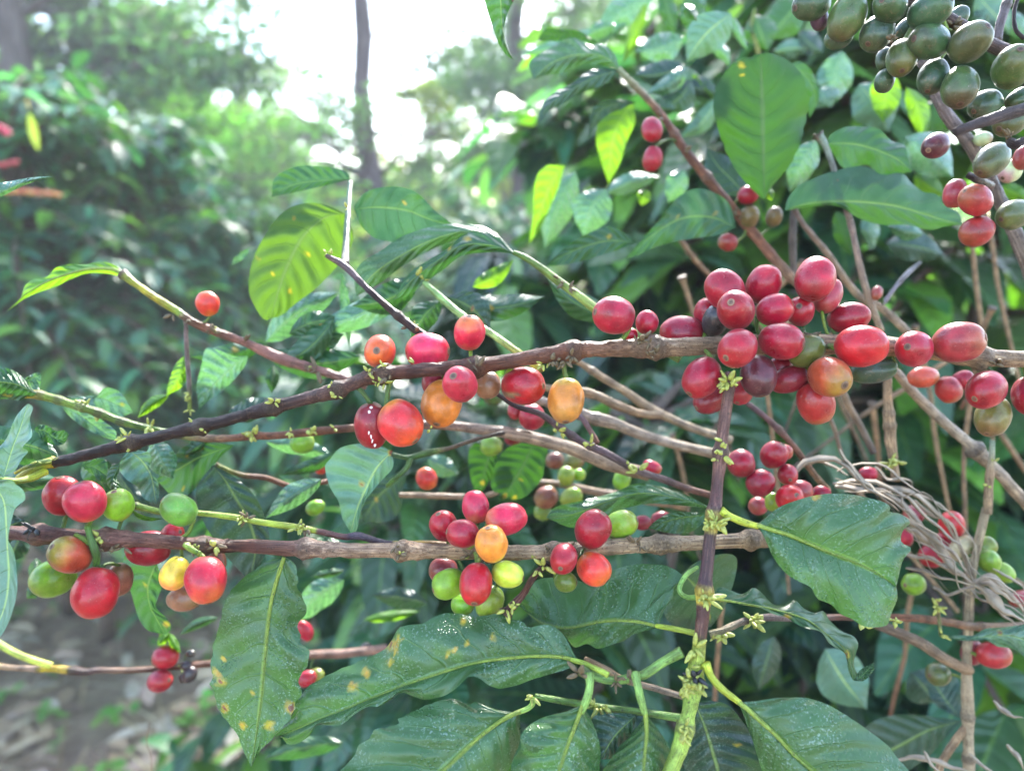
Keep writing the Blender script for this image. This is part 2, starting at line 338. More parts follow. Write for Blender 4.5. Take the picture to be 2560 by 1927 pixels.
GAINW = {'n': 0}
class Plant:
    def __init__(s, name, label, cat, base, group=None):
        s.base = at(*base) if not isinstance(base, Vector) else base
        s.root = bpy.data.objects.new(name, None); COL.objects.link(s.root)
        s.root.empty_display_size = .02; s.root.location = s.base
        s.root['label'] = label; s.root['category'] = cat
        if group: s.root['group'] = group
        s.paths = []; s.rads = []
    def mesh(s, name, V, Fc, mat, parent=None, **kw):
        return mesh_obj(name, V, Fc, M[mat] if isinstance(mat, str) else mat, parent or s.root, origin=s.base, **kw)
    def stem(s, c, pts, cols, nodes=(), mat='bark', sides=14, rough=.13, swell=.3, rs=1.0, buds=0, name='stem', label=None, budsize=1.0, budmat='bud'):
        """pts: (x, y, radius, depth) in crop c"""
        k = sc(c); P3 = []
        for (x, y, r, d) in pts:
            X, Y = px(c, x, y); P3.append((*at(X, Y, d), r*rs*k*d/F))
        Ltot = sum(math.dist(a[:3], b_[:3]) for a, b_ in zip(P3, P3[1:])); rm = sum(p[3] for p in P3)/len(P3)
        n = int(max(12, min(240, Ltot/(rm*.55)))); S = cr(P3, n)
        path = [Vector(q[:3]) for q in S]; rad = [q[3] for q in S]
        acc = [0]
        for a, b_ in zip(path, path[1:]): acc.append(acc[-1]+(b_-a).length)
        npos = []
        for nd in nodes:
            X, Y = px(c, *nd[:2])
            best = min(range(n), key=lambda i: (lambda v: abs(v[0]-X)+abs(v[1]-Y))(proj(path[i])))
            npos.append(best)
        for i in range(n):
            g = 1
            for b_ in npos:
                u = (acc[i]-acc[b_])/rm; g += swell*math.exp(-(u/.9)**2) + swell*.35*math.exp(-((u-1.6)/1.6)**2)
            rad[i] *= g
        cl = [tuple(max(0, ch*(1+.55*noise.noise(path[i]*220))) for ch in grad(cols, i/(n-1))) for i in range(n)]
        for b_ in npos:
            for i in range(max(0, b_-1), min(n, b_+2)): cl[i] = lerp(cl[i], (.10,.07,.045), .5)
        V, Fc, U, Cc = tube_geo(path, rad, sides, cl, rough, seed=random.random()*50)
        o = s.mesh(name, V, Fc, mat, uvs=U, cols=Cc, label=label)
        s.paths += path; s.rads += rad
        if buds:
            for b_ in npos: s.buds_at(path[b_], rad[b_], buds, budsize, budmat)
        return o
    def buds_at(s, p, r, n, size=1.0, mat='bud'):
        gs = []; n = random.randint(1, n); size *= random.uniform(.6, 1.25); mat = 'budb' if random.random() < .3 else mat
        side = random.choice([1, -1])
        for sd in (side, -side)[: 2 if random.random() < .7 else 1]:
            for k in range(n):
                d = (VU*sd*(.6+random.random()) + VR*random.uniform(-.6, .6) + VB*random.uniform(-.2, .9)).normalized()
                L = size*random.uniform(.00045, .0008)
                gs.append(ell_geo(p + d*(r*.8+L*.7) + VR*random.uniform(-1, 1)*r*.5, d, L, L*random.uniform(.5, .85), 7, 6, .2))
        V, Fc = join_geo(gs); s.mesh('bud_cluster', V, Fc, mat)
    def buds(s, c, lst, d, n=5, size=1.0, mat='bud'):
        for (x, y) in lst:
            X, Y = px(c, x, y); p = at(X, Y, d); gs = []; stretch = random.uniform(.8, 1.7); z_ = size*random.uniform(.65, 1.3)
            if s.paths:
                i = min(range(len(s.paths)), key=lambda i_: (s.paths[i_]-p).length)
                if (s.paths[i]-p).length < .02: v_ = p-s.paths[i]; p = s.paths[i]+v_.normalized()*min(v_.length, s.rads[i]*1.02)
            for k in range(random.randint(2, n)):
                dr = (VU*random.uniform(-1, 1) + VR*random.uniform(-1, 1) + VB*random.uniform(-.2, 1)).normalized()
                L = z_*stretch*random.uniform(.00045, .0009)
                gs.append(ell_geo(p+dr*L*1.3, dr, L, L/stretch*random.uniform(.5, .85), 7, 6, .45))
            V, Fc = join_geo(gs); s.mesh('bud_cluster', V, Fc, mat)
    def cherry(s, c, x, y, rs, rl, ang, nav, key, d, stalk=True, scar=None, split=False):
        k = sc(c); X, Y = px(c, x, y); q = k*d/F; b_ = rs*q; rlp = rl*q
        if nav:
            ox, oy = nav[0]/rs, -nav[1]/rs; m = math.hypot(ox, oy)
            if m > .96: ox, oy = ox*.96/m, oy*.96/m; m = .96
            ax = (VR*ox+VU*oy+VB*math.sqrt(1-m*m)).normalized()
            a = math.sqrt(max(b_*b_, (rlp*rlp-(1-m*m)*b_*b_)/max(.05, m*m))); a = max(b_*1.04, min(b_*1.25, a))
        else:
            z = random.uniform(-.35, -.1); ax = (VR*math.cos(R(ang))+VU*math.sin(R(ang))+VB*z).normalized(); a = rlp*1.02
            # navel end points away from the branch when the sign is free
        p = at(X, Y, d)
        near = min(s.paths, key=lambda w: (w-p).length) if s.paths else None
        if not nav:
            fl_ = ax - VB*ax.dot(VB)
            if near is not None and (near-p).dot(fl_) > 0: fl_ = -fl_
            show = random.random() < .6; ax = (fl_.normalized() + VB*(random.uniform(.22, .6) if show else random.uniform(-.3, -.1))).normalized()
        else: show = True
        big = rs*k > 24; nu, nv = (32, 22) if big else (18, 12)
        s1 = ax.cross(Vector((.3, .2, 1))).normalized(); t1 = ax.cross(s1)
        vv = random.uniform(.78, 1.22); body, tip, base = [(q0[0]*vv, q0[1]*vv*random.uniform(.8, 1.35), q0[2]*vv*random.uniform(.8, 1.3)) for q0 in CH[key]]; sd = Vector((random.random()*30, random.random()*30, 0))
        V, Fc, Cc = [], [], []
        lop = random.uniform(-.05, .05); fl = random.uniform(.90, 1.0)
        for j in range(nv+1):
            th = math.pi*j/nv; z = -math.cos(th); r = math.sin(th)**.94
            zz = z*(1 - .035*math.exp(-((1-abs(z))/.06)))
            for i in range(nu):
                f = 2*math.pi*i/nu; w = s1*math.cos(f)*fl+t1*math.sin(f)
                dirn = w*r+ax*z
                g = 1+.010*math.cos(2*f+sd.x)*r+.034*noise.noise(dirn*1.7+sd)+.010*noise.noise(dirn*4+sd)
                V.append(p+(w*b_*r*(1+lop*z)+ax*a*zz)*g)
                n1 = noise.noise(dirn*1.5+sd)*.55+noise.noise(dirn*3.5+sd)*.25
                ct = max(0, min(1, (z-.30)/.65+n1*.9)); cb = max(0, min(1, (-z-.35)/.6+n1*.9))
                cc = lerp(lerp(body, tip, ct), base, cb)
                v = 1+.30*noise.noise(dirn*2.3-sd)
                cc = tuple(x_*v for x_ in cc)
                if scar is not None:
                    sdn = (VR*scar[0]/rs-VU*scar[1]/rs)
                    loc = Vector((dirn.dot(VR)-sdn.dot(VR), (dirn.dot(VU)-sdn.dot(VU))*2.2, 0))
                    if dirn.dot(VB) > 0 and loc.length < .38+.1*n1: cc = lerp((.24,.15,.06), (.10,.05,.03), max(0, min(1, loc.length/.38)))
                Cc.append(cc)
        for j in range(nv):
            for i in range(nu):
                a0, a1 = j*nu+i, j*nu+(i+1) % nu
                Fc.append((a0, a1, a1+nu, a0+nu))
        o = s.mesh('cherry', V, Fc, 'cherry', cols=Cc, label=CWORD[key])
        if show and rs*k > 20:
            dark = random.random() < .4
            rr = b_*random.uniform(.15, .19); prof = [(0, -.10), (.22, -.06), (.34, .16), (.5, .02), (.72, .02), (.9, .12), (1.1, .10), (1.3, -.12)]
            NV, NF, NC = [], [], []; e = p+ax*a*.985; nring = dict(zip((0,.22,.34,.5,.72,.9,1.1,1.3), ((.03,.012,.008),(.05,.02,.012),(.20,.12,.07),(.10,.045,.025),(.16,.08,.045),(.27,.16,.09),(.22,.11,.06),tip))); nd = .45 if key in ('dgrn','dolv','blk') else random.uniform(.6, 1.1)
            for (rr_, h) in prof:
                for i in range(16):
                    f = 2*math.pi*i/16; w = s1*math.cos(f)*fl+t1*math.sin(f)
                    dr = rr*rr_; NC.append(tuple(q_*nd for q_ in nring[rr_]) if rr_ < 1.2 else tip)
                    NV.append(e+w*dr*(1+.06*noise.noise(w*3+sd))+ax*(h*rr*.55-a*(1-math.sqrt(max(0, 1-(dr/b_)**2)))*.9))
            for j in range(len(prof)-1):
                for i in range(16):
                    a0, a1 = j*16+i, j*16+(i+1) % 16; NF.append((a0, a1, a1+16, a0+16))
            s.mesh('navel', NV, NF, 'attr', parent=o, cols=NC)
        if split:
            gs = []
            for (sx, sy, L, w) in [(12,-100,30,17),(4,-70,34,15),(-4,-35,32,12),(-6,-5,30,9),(2,25,28,7),(12,55,26,6),(20,85,24,5),(30,118,18,8)]:
                dx, dy = sx/rs, sy/rl; zz = math.sqrt(max(.02, 1-dx*dx-dy*dy))
                c0 = p+VR*sx*q-VU*sy*q+VB*b_*zz*.96
                gs.append(ell_geo(c0-VB*w*q*.55, (VU+VR*random.uniform(-.2,.2)-VB*dy*.8), L*q, w*q, 8, 6))
            V2, F2 = join_geo(gs); s.mesh('split_skin', V2, F2, 'white', parent=o)
        if stalk and near is not None:
            st = p-ax*a*.93; dd = (near-st).length
            if dd < .016:
                midp = (st+near)/2 - ax*dd*.15
                pts = cr([(*st, b_*.14), (*midp, b_*.12), (*near, b_*.17)], 8)
                V3, F3, U3, C3 = tube_geo([Vector(w[:3]) for w in pts], [w[3] for w in pts], 8, [lerp(LG, DKG, random.random())]*8, .15)
                s.mesh('stalk', V3, F3, 'green', parent=o, uvs=U3, cols=C3)
        return o
    def leaf(s, c, mid, ea, eb, mat, d0, d1, da=0, db=0, bulge=0, ruffle=.0012, n=46, w=9, spots=(), label=None, name='leaf', seed=None, dm=None, teeth=.0, rib=0):
        """mid / ea / eb: pixel outlines in crop c, all from base to tip; d0 d1 depth at base and tip; da db depth offset of the edges; dm bow of the midrib"""
        seed = random.random()*40 if seed is None else seed
        e = lambda L: cr([px(c, *p) for p in L], n)
        Mi = e(mid)
        if ea[0] != mid[0]: ea = [mid[0]]+list(ea)
        if eb[0] != mid[0]: eb = [mid[0]]+list(eb)
        if ea[-1] != mid[-1]: ea = list(ea)+[mid[-1]]
        if eb[-1] != mid[-1]: eb = list(eb)+[mid[-1]]
        A, B_ = e(ea), e(eb)
        V, Fc, U, S = [], [], [], []; W = 2*w+1; SPX = {}
        LL = math.dist(px(c, *mid[0]), px(c, *mid[-1]))
        for (st, su, sr, kind) in spots:
            i = int(st*(n-1)); E = A[i] if su < 0 else B_[i]; SPX[(st, su)] = lerp(Mi[i], E, abs(su)**.92)
        for i in range(n):
            t = i/(n-1); prof = math.sin(math.pi*min(1, max(0, t)))**.7
            dmid = d0+(d1-d0)*t + (dm or 0)*math.sin(math.pi*t)
            for j in range(W):
                u = (j-w)/w; au = abs(u); E = A[i] if u < 0 else B_[i]; off = da if u < 0 else db
                ee = au**.92
                x = Mi[i][0]+(E[0]-Mi[i][0])*ee; y = Mi[i][1]+(E[1]-Mi[i][1])*ee
                if teeth and au > .8:
                    nn = noise.noise(Vector((t*26+seed, u*2, 0)))*teeth*(au-.8)*5; x += nn*(E[0]-Mi[i][0]); y += nn*(E[1]-Mi[i][1])
                dd = dmid + off*prof*au**1.15 - bulge*prof*math.sin(math.pi*au)
                dd += ruffle*prof*au*au*(math.sin(t*17+seed+(3 if u < 0 else 0))+.8*noise.noise(Vector((t*7+seed, u*1.5, seed))))*1.3
                ph = t*8-1.25*au**1.25; dd += -(.00022 if mat == 'top' else .0006)*prof*math.cos(2*math.pi*ph)*math.sin(math.pi*min(1, au*1.05))*(d0/.27)
                dd -= -.0004*prof*math.exp(-(au/.08)**2)
                V.append(at(x, y, dd)); U.append((t, u*.5+.5))
                ys = bs = 0.0
                for (st, su, sr, kind) in spots:
                    q = math.hypot(x-SPX[(st, su)][0], y-SPX[(st, su)][1])/(sr*LL*.25)+.55*noise.noise(Vector((x*.09, y*.09, seed)))
                    if kind in 'yb': ys = max(ys, 1.25-q) if q < 1.25 else ys
                    if kind == 'b': bs = max(bs, 1-q*1.6)
                S.append((max(0, ys), max(0, bs), 0))
        for i in range(n-1):
            for j in range(W-1):
                a = i*W+j; Fc.append((a, a+1, a+W+1, a+W))
        o = s.mesh(name, V, Fc, mat, uvs=U, cols=S, cname='spot', label=label)
        if rib:
            path, rad = [], []
            for i in range(n):
                t = i/(n-1); r = rib*sc(c)*(1-t)**.8*d0/F
                path.append(at(Mi[i][0], Mi[i][1], d0+(d1-d0)*t+(dm or 0)*math.sin(math.pi*t)-r*.35)); rad.append(max(r, 5e-5))
            V, Fc, U, Cc = tube_geo(path, rad, 8, [lerp((.26,.36,.05), (.10,.20,.04), i/(n-1)) for i in range(n)], .03)
            s.mesh('midrib', V, Fc, 'green', parent=o, uvs=U, cols=Cc)
        return o
    def sl(s, c, base, tip, width, bend, d, mat, d1=None, asym=.5, spots=(), fold=.009, n=26, w=5, ruffle=.0015, pet=True, rnd=1.0, label=None):
        """simple leaf by base, tip, full width, sideways bend (crop pixels)"""
        d1 = d if d1 is None else d1
        bx, by = base; tx, ty = tip; L = math.hypot(tx-bx, ty-by) or 1; nx, ny = -(ty-by)/L, (tx-bx)/L
        mid, ea, eb = [], [], []; sd = random.random()*30; N = 11
        for i in range(N):
            t = i/(N-1); bo = bend*math.sin(math.pi*t)
            mx, my = bx+(tx-bx)*t+nx*bo, by+(ty-by)*t+ny*bo
            wp = (math.sin(math.pi*t**.9))**(.85/rnd) * (1-.25*t**3)
            if t > .86: wp *= .8
            wa = width*asym*wp*(1+.13*noise.noise(Vector((t*5, sd, 0)))); wb = width*(1-asym)*wp*(1+.13*noise.noise(Vector((t*5, sd, 9))))
            mid.append((mx, my)); ea.append((mx-nx*wa, my-ny*wa)); eb.append((mx+nx*wb, my+ny*wb))
        ea[0] = eb[0] = mid[0]; ea[-1] = eb[-1] = mid[-1]
        return s.leaf(c, mid, ea, eb, mat, d, d1, random.uniform(.3, 1)*fold, random.uniform(.3, 1)*fold, ruffle=ruffle, n=n, w=w, spots=spots, dm=-.004, label=label)
    def petiole(s, c, pts, r, d, col=LG, mat='green', name='petiole'):
        return s.stem(c, [(x, y, r*f, d if len(q) == 0 else q[0]) for (x, y, *q), f in zip(pts, [1.25]+[1]*(len(pts)-2)+[.8])], [(0, col), (1, col)], mat=mat, sides=10, rough=.04, name=name)
CMI = CM.inverted()
def proj(w):
    q = CMI @ w; return (1280+F*q.x/-q.z, 963.5-F*q.y/-q.z)
# ================================================================== FOREGROUND BRANCHES
GB = 'fruiting coffee branches across the front'
# ---- 1. long upper branch
b1 = Plant('coffee_branch', 'long dark brown upper branch carrying the big crowded cluster of deep red cherries', 'branch', (2700, 915, .275), GB)
b1.stem('F', [(2330,772,19,.275),(2212,775,21,.275),(2100,770,23,.274),(1960,752,25,.274),(1850,745,27,.274),(1700,742,27,.272),(1560,745,25,.272),(1420,750,24,.270),(1240,758,21,.268),(1040,790,20,.268),(830,808,19,.268),(720,845,17,.268),(590,880,16.5,.268),(440,920,16,.268),(290,955,16,.268),(150,992,15,.268),(110,1000,14,.268)],
  [(0,TN),(.32,TN),(.40,(.30,.20,.12)),(.50,PK),(.62,BR),(.74,(.10,.045,.035)),(.80,DK),(1,DK)],
  nodes=[('F',)] and [(1415,755),(1235,758),(830,808),(1030,780),(725,840),(590,880),(435,920),(290,955),(2120,770),(1880,745),(1700,742)], swell=.52, sides=22, rough=.2, rs=.80)
b1.stem('F', [(118,998,13,.268),(95,1003,11,.268),(66,1018,9.5,.268),(40,1035,9,.268)], [(0,YE),(.3,LG),(1,YE)], mat='green', name='green_tip', label='yellow green growing tip')
b1.stem('F', [(112,996,6,.266),(85,1000,6,.265),(55,1010,4,.265),(32,1022,3,.265)], [(0,LG),(.5,DKG),(1,YE)], mat='green', name='shoot_tip')
b1.buds('D', [(1740,915),(1780,930)], .264, 6, 1.5); b1.buds('D', [(1215,1030),(1300,1140)], .264, 4, 1.2); b1.buds('D', [(760,1130),(800,1135)], .264, 5, 1.4)
b1.buds('D', [(2140,930),(2165,915),(2110,800)], .264, 4, 1.3); b1.buds('D', [(360,1310),(820,1290),(240,1310)], .264, 4, 1.2)
b1.buds('E', [(250,620),(150,690),(230,900),(290,880),(260,850)], .262, 6, 1.5); b1.buds('E', [(270,650),(190,700),(320,850),(850,690),(880,720),(290,800)], .262, 5, 1.3, 'budb')
b1.buds('E', [(1400,720),(1450,745),(1360,740),(1480,640),(1990,540),(2020,640),(2030,610),(2010,690),(1960,450),(1910,470),(1940,490)], .264, 5, 1.5, 'budb')
b1.buds('E', [(1310,760),(1345,760),(580,1110),(470,420)], .268, 4, 1.3)
b1.buds('G', [(900,400),(930,430),(880,440),(950,590),(940,620),(960,470),(980,620),(2120,790),(2170,760),(1620,490),(1640,500)], .262, 6, 1.6, 'budb')
C1 = [ ('E',258,612,110,122,90,(0,-1),'rorg',.277), ('E',562,612,122,143,0,None,'pink',.279), ('E',830,490,107,116,90,None,'redo',.277),
 ('E',600,812,80,88,90,None,'dred',.280), ('E',650,945,133,152,62,(-20,110),'org',.275), ('E',945,825,86,92,90,None,'brn',.279), ('E',768,820,114,127,90,(-28,-42),'pink',.258),
 ('E',205,1085,114,150,90,None,'crim',.271), ('E',388,1072,142,158,100,(98,108),'rorg',.265), ('E',1172,832,122,146,0,None,'red',.272), ('E',1447,927,127,148,88,(-6,112),'orr',.267),
 ('E',1753,380,122,138,172,None,'crim',.266), ('E',1965,425,74,78,90,None,'crim',.275), ('E',1860,505,45,50,0,None,'crim',.277),
 ('G',12,492,110,142,0,None,'crim',.283), ('G',172,362,88,97,90,None,'crim',.284), ('G',230,410,86,112,75,None,'blk',.277),
 ('G',285,215,122,138,128,None,'crim',.272), ('G',535,180,114,128,68,None,'crim',.276), ('G',865,148,131,148,72,None,'crim',.268), ('G',950,255,84,122,62,None,'dull',.279),
 ('G',770,355,94,127,90,(-38,-20),'crim',.276), ('G',605,345,103,118,20,None,'crim',.266), ('G',358,347,124,132,140,(-58,-32),'crim',.258),
 ('G',1080,395,96,132,12,None,'crim',.279), ('G',810,608,98,122,35,None,'oliv',.266), ('G',648,545,116,144,-5,(95,22),'crim',.257), ('G',370,590,124,137,40,(-88,60),'crim',.250),
 ('G',1240,735,80,142,10,None,'dgrn',.276), ('G',1162,578,134,162,3,None,'red',.256), ('G',1500,596,118,132,30,(-82,-8),'crim',.262), ('G',1785,552,130,148,28,(98,-22),'dull',.262),
 ('G',1962,855,120,156,32,(-96,48),'crim',.266), ('G',2005,1025,108,138,58,None,'olb',.276), ('G',2235,895,100,130,80,None,'crim',.272),
 ('G',640,715,74,84,60,None,'dred',.276), ('G',700,792,84,126,18,None,'dred',.270), ('G',200,910,95,128,30,None,'dred',.279), ('G',395,865,78,95,60,None,'dred',.279),
 ('G',140,778,118,150,66,(-76,88),'crim',.264), ('G',503,768,114,138,75,(8,118),'purp',.260), ('G',870,938,120,144,108,None,'bred',.268), ('G',960,775,127,133,80,(28,44),'orgn',.256)]
for (c,x,y,rs,rl,a,nv,k,d) in C1:
    b1.cherry(c,x,y,rs,rl,a,nv,k,d, scar=(-75,55) if (c,x)==('E',1172) else None, split=(c,x)==('E',205))
# ---- 2. lower branch
b2 = Plant('coffee_branch', 'lower brown branch turning pale tan with mixed red, orange and green cherry bunches', 'branch', (2300, 1330, .285), GB)
b2.stem('F', [(20,1150,17,.268),(90,1155,18,.268),(220,1163,20,.268),(330,1167,17,.268),(440,1178,16,.268),(560,1180,17,.268),(660,1185,19,.269),(760,1188,18,.270),(900,1190,19,.271),(1060,1193,18,.273),(1180,1192,18,.274),(1340,1180,19,.276),(1500,1172,18,.279),(1640,1165,19,.283),(1800,1160,18,.29),(1900,1165,16,.30)],
  [(0,(.15,.06,.05)),(.12,(.20,.09,.07)),(.24,BR),(.30,(.17,.07,.05)),(.34,(.34,.22,.15)),(.5,TN),(.6,(.42,.31,.19)),(1,TN)],
  nodes=[(225,1163),(440,1178),(660,1185),(80,1155),(870,1190),(1060,1193),(1190,1190),(1420,1176),(1620,1165)], swell=.48, sides=22, rough=.22, rs=.86)
b2.buds('H', [(150,40),(190,90),(170,60)], .262, 6, 1.6, 'black'); b2.buds('H', [(610,260),(660,290),(740,350),(700,340),(1300,200),(1200,270),(1350,210)], .262, 6, 1.5, 'budb')
b2.buds('H', [(490,150),(600,130),(1190,210),(1230,230),(1340,220),(600,200),(590,160)], .260, 4, 1.4); b2.buds('I', [(380,280),(820,320),(930,340),(1340,230),(1460,170),(1480,190),(1520,230),(1940,150),(1960,250),(350,220)], .266, 5, 1.5, 'budb')
b2.buds('I', [(390,275),(820,310),(1250,370),(900,320)], .266, 4, 1.2)
b2.stem('H', [(560,100,22,.262),(575,160,20,.261),(600,230,26,.261),(620,300,22,.262),(610,380,18,.263)], [(0,GR),(.4,DKG),(1,GR)], mat='green', name='fruit_stalk')
b2.stem('H', [(480,150,14,.261),(530,175,17,.261),(580,210,18,.262)], [(0,LG),(1,GR)], mat='green', name='fruit_stalk')
b2.stem('H', [(1180,210,17,.261),(1210,235,19,.261),(1270,270,15,.262)], [(0,LG),(1,GR)], mat='green', name='fruit_stalk')
C2 = [('D',405,1535,118,130,90,None,'crim',.270), ('D',545,1572,124,132,100,None,'pink',.262), ('D',757,1593,98,108,90,None,'lime',.272), ('D',1143,1622,100,120,140,None,'grn',.268),
 ('H',340,430,120,136,20,None,'lime',.274), ('H',448,282,114,134,165,(-44,-62),'orgn',.260), ('H',765,440,82,110,80,None,'brn',.276), ('H',613,522,144,164,88,(-18,142),'red',.258),
 ('H',950,238,112,136,0,None,'crim',.279), ('H',1105,150,72,85,20,None,'red',.279), ('H',1395,320,55,85,110,None,'brn',.278), ('H',1180,560,84,116,10,None,'brn',.276), ('H',1120,400,90,108,75,None,'yel',.268), ('H',1318,442,133,152,85,(32,120),'redo',.259),
 ('I',660,380,86,92,0,None,'dull',.284), ('I',665,95,92,104,110,None,'crim',.279), ('I',868,-25,88,108,100,None,'pink',.276), ('I',1065,52,106,136,12,None,'pink',.270), ('I',785,145,91,108,-12,(-92,-15),'crim',.264), ('I',970,210,106,123,90,(-20,-97),'org',.256),
 ('I',785,600,68,76,0,None,'lime',.277), ('I',960,585,92,110,60,None,'lime',.273), ('I',697,465,96,112,45,(-82,26),'lime',.268), ('I',870,465,113,132,80,(-5,84),'red',.258), ('I',1075,405,86,121,-14,(96,18),'ylim',.262),
 ('I',1800,85,90,112,20,None,'lime',.281), ('I',1620,115,118,130,60,None,'crim',.268), ('I',1445,455,66,74,0,None,'oliv',.272), ('I',1625,370,104,115,-40,(74,62),'rorg',.266), ('I',1432,305,93,98,90,(-22,32),'crim',.259)]
for q in C2: b2.cherry(*q)
# hanging leaf below it
b2.leaf('H', [(1820,295),(1770,450),(1730,620),(1700,900),(1672,1200),(1640,1440),(1610,1640)],
 [(1820,295),(1720,320),(1590,400),(1490,500),(1430,620),(1390,780),(1350,960),(1362,1100),(1385,1230),(1420,1310),(1500,1400),(1550,1510),(1590,1600),(1610,1640)],
 [(1820,295),(1880,330),(1912,430),(1900,490),(1950,570),(1962,650),(1912,720),(1925,830),(1978,900),(1965,1000),(1910,1060),(1930,1150),(1890,1260),(1830,1360),(1740,1460),(1660,1540),(1610,1640)],
 'top', .268, .262, .006, .004, ruffle=.0016, n=64, w=12, teeth=.12, spots=[(.60,-.90,.10,'y'),(.63,-.82,.11,'b'),(.53,-.75,.07,'y'),(.74,-.82,.09,'b'),(.66,-.15,.06,'y'),(.70,.9,.16,'b'),(.80,.45,.12,'y'),(.82,-.5,.08,'y')], label='large dark green leaf hanging with yellow and brown rust spots', seed=3, rib=14)
# ---- 3. vertical twig with the large dewy leaves
b3 = Plant('coffee_branch', 'thin upright brown twig with yellow scars and big dewy leaves at the bottom', 'branch', (1820, 930, .258), GB)
b3.stem('F', [(1578,805,13,.262),(1572,860,13,.260),(1562,930,14,.257),(1557,975,15,.256),(1549,1050,14,.254),(1543,1105,16,.252),(1535,1150,14.5,.251),(1528,1220,15,.250),(1522,1270,17,.249),(1518,1330,15,.248),(1510,1400,16,.247),(1500,1465,21,.246),(1488,1540,17,.245),(1470,1610,19,.244),(1440,1690,19,.243)],
 [(0,(.17,.08,.055)),(.30,(.11,.042,.036)),(.352,(.07,.028,.03)),(.358,YE),(.40,(.55,.46,.08)),(.405,(.05,.022,.026)),(.53,(.06,.026,.03)),(.54,YE),(.575,(.5,.4,.05)),(.58,(.08,.028,.026)),(.65,(.10,.04,.03)),(.67,(.35,.40,.05)),(.76,LG),(.78,(.30,.45,.08)),(1,(.36,.52,.08))],
 nodes=[(1556,975),(1541,1108),(1521,1278),(1500,1470),(1482,1570)], swell=.32, sides=18, rough=.10, mat='green', rs=.9)
b3.buds('G', [(250,750),(280,740),(370,800)], .250, 6, 1.7); b3.buds('G', [(200,1230),(195,1290),(300,1190),(290,1240),(300,1270),(260,1220)], .250, 5, 1.6)
b3.buds('J', [(130,50),(140,80),(260,70),(280,110),(300,80),(240,50),(150,530),(130,560),(170,560)], .246, 6, 1.7); b3.buds('J', [(20,1100),(10,1140),(140,1110),(160,1150),(50,1090),(30,1380),(60,1390),(40,1430),(10,1450)], .240, 6, 1.8)
b3.buds('J', [(100,1070),(60,1080),(80,1085)], .2395, 4, 1.6, 'black'); b3.buds('I', [(2150,890),(2180,880),(2170,1000),(2150,1130),(2180,1110)], .242, 6, 1.8)
b3.petiole('J', [(260,-5,.250),(310,30,.250),(400,70,.250),(500,98,.250)], 24, .250, (.48,.56,.05))
b3.leaf('J', [(490,90),(600,125),(700,155),(900,240),(1150,340),(1280,410),(1385,485)],
 [(490,90),(560,33),(650,-32),(800,-85),(900,-105),(1000,-112),(1150,-97),(1330,-45),(1345,8),(1400,15),(1475,70),(1425,130),(1418,200),(1482,240),(1430,310),(1405,400),(1385,485)],
 [(490,90),(540,170),(600,300),(680,400),(760,450),(840,490),(880,560),(970,600),(1030,660),(1100,690),(1170,735),(1245,745),(1315,735),(1335,715),(1360,640),(1390,570),(1392,520),(1385,485)],
 'top', .250, .248, .004, -.004, bulge=.003, ruffle=.0018, n=60, w=12, spots=[(.28,-.97,.13,'y')], label='broad dewy leaf with bright midrib beside the vertical twig', seed=5, rib=17)
b3.leaf('J', [(210,558),(400,592),(600,630),(800,690),(940,790),(1050,880),(1080,960),(1110,1085)],
 [(210,558),(250,487),(330,510),(400,532),(470,490),(530,530),(590,592),(650,600),(730,568),(790,620),(860,652),(920,640),(960,700),(1040,770),(1110,800),(1143,850),(1130,900),(1112,980),(1140,1060),(1110,1085)],
 [(210,558),(350,592),(480,605),(600,660),(680,680),(730,715),(800,748),(900,772),(960,850),(1050,905),(1068,960),(1080,1030),(1110,1085)],
 'mid', .255, .262, .008, -.003, ruffle=.0018, n=60, w=8, spots=[(.45,.8,.10,'y'),(.86,.3,.10,'b')], label='narrow wavy edged leaf curling at its brown spotted tip', seed=6, rib=9)
b3.leaf('J', [(1110,1085),(1160,1060),(1210,1010),(1240,970)], [(1110,1085),(1150,1020),(1200,990),(1240,970)], [(1110,1085),(1180,1085),(1240,1020),(1240,970)], 'mid', .262, .266, n=14, w=4, ruffle=.0004, name='leaf_tip')
b3.petiole('J', [(165,975,.243),(200,1060,.243),(270,1140,.243),(380,1225,.244)], 24, .244, (.45,.55,.05))
b3.leaf('J', [(370,1220),(430,1265),(500,1330),(620,1440),(720,1550),(850,1665),(1050,1850),(1180,1990)],
 [(370,1220),(430,1218),(500,1212),(650,1193),(800,1195),(950,1240),(1100,1330),(1200,1400),(1330,1500),(1400,1590),(1475,1675),(1500,1800),(1400,1950),(1180,1990)],
 [(370,1220),(400,1290),(425,1360),(460,1450),(490,1550),(530,1665),(620,1810),(820,1950),(1180,1990)],
 'top', .244, .236, .005, .007, bulge=.002, ruffle=.001, n=56, w=12, label='rounded dark leaf with bright midrib cut by the bottom edge', seed=8, rib=17)
b3.petiole('I', [(2190,900,.246),(2080,960,.247),(1960,1040,.247),(1900,1060,.247)], 30, .247, (.20,.36,.08))
b3.stem('I', [(1900,1060,30,.247),(1800,1080,26,.247),(1700,1080,25,.247),(1600,1050,28,.247),(1540,1020,24,.247)], [(0,(.2,.38,.08)),(1,(.16,.32,.08))], nodes=[(850+1860*K,1277+1070*K),(850+1560*K,1277+1050*K)], mat='green', name='side_shoot')
b3.buds('I', [(1520,1090),(1540,1060),(1860,1060),(1850,1100),(1770,1115)], .242, 5, 1.6, 'budb')
b3.petiole('I', [(1720,1050,.244),(1640,1010,.246),(1560,975,.250),(1480,950,.252)], 17, .25, (.35,.5,.06))
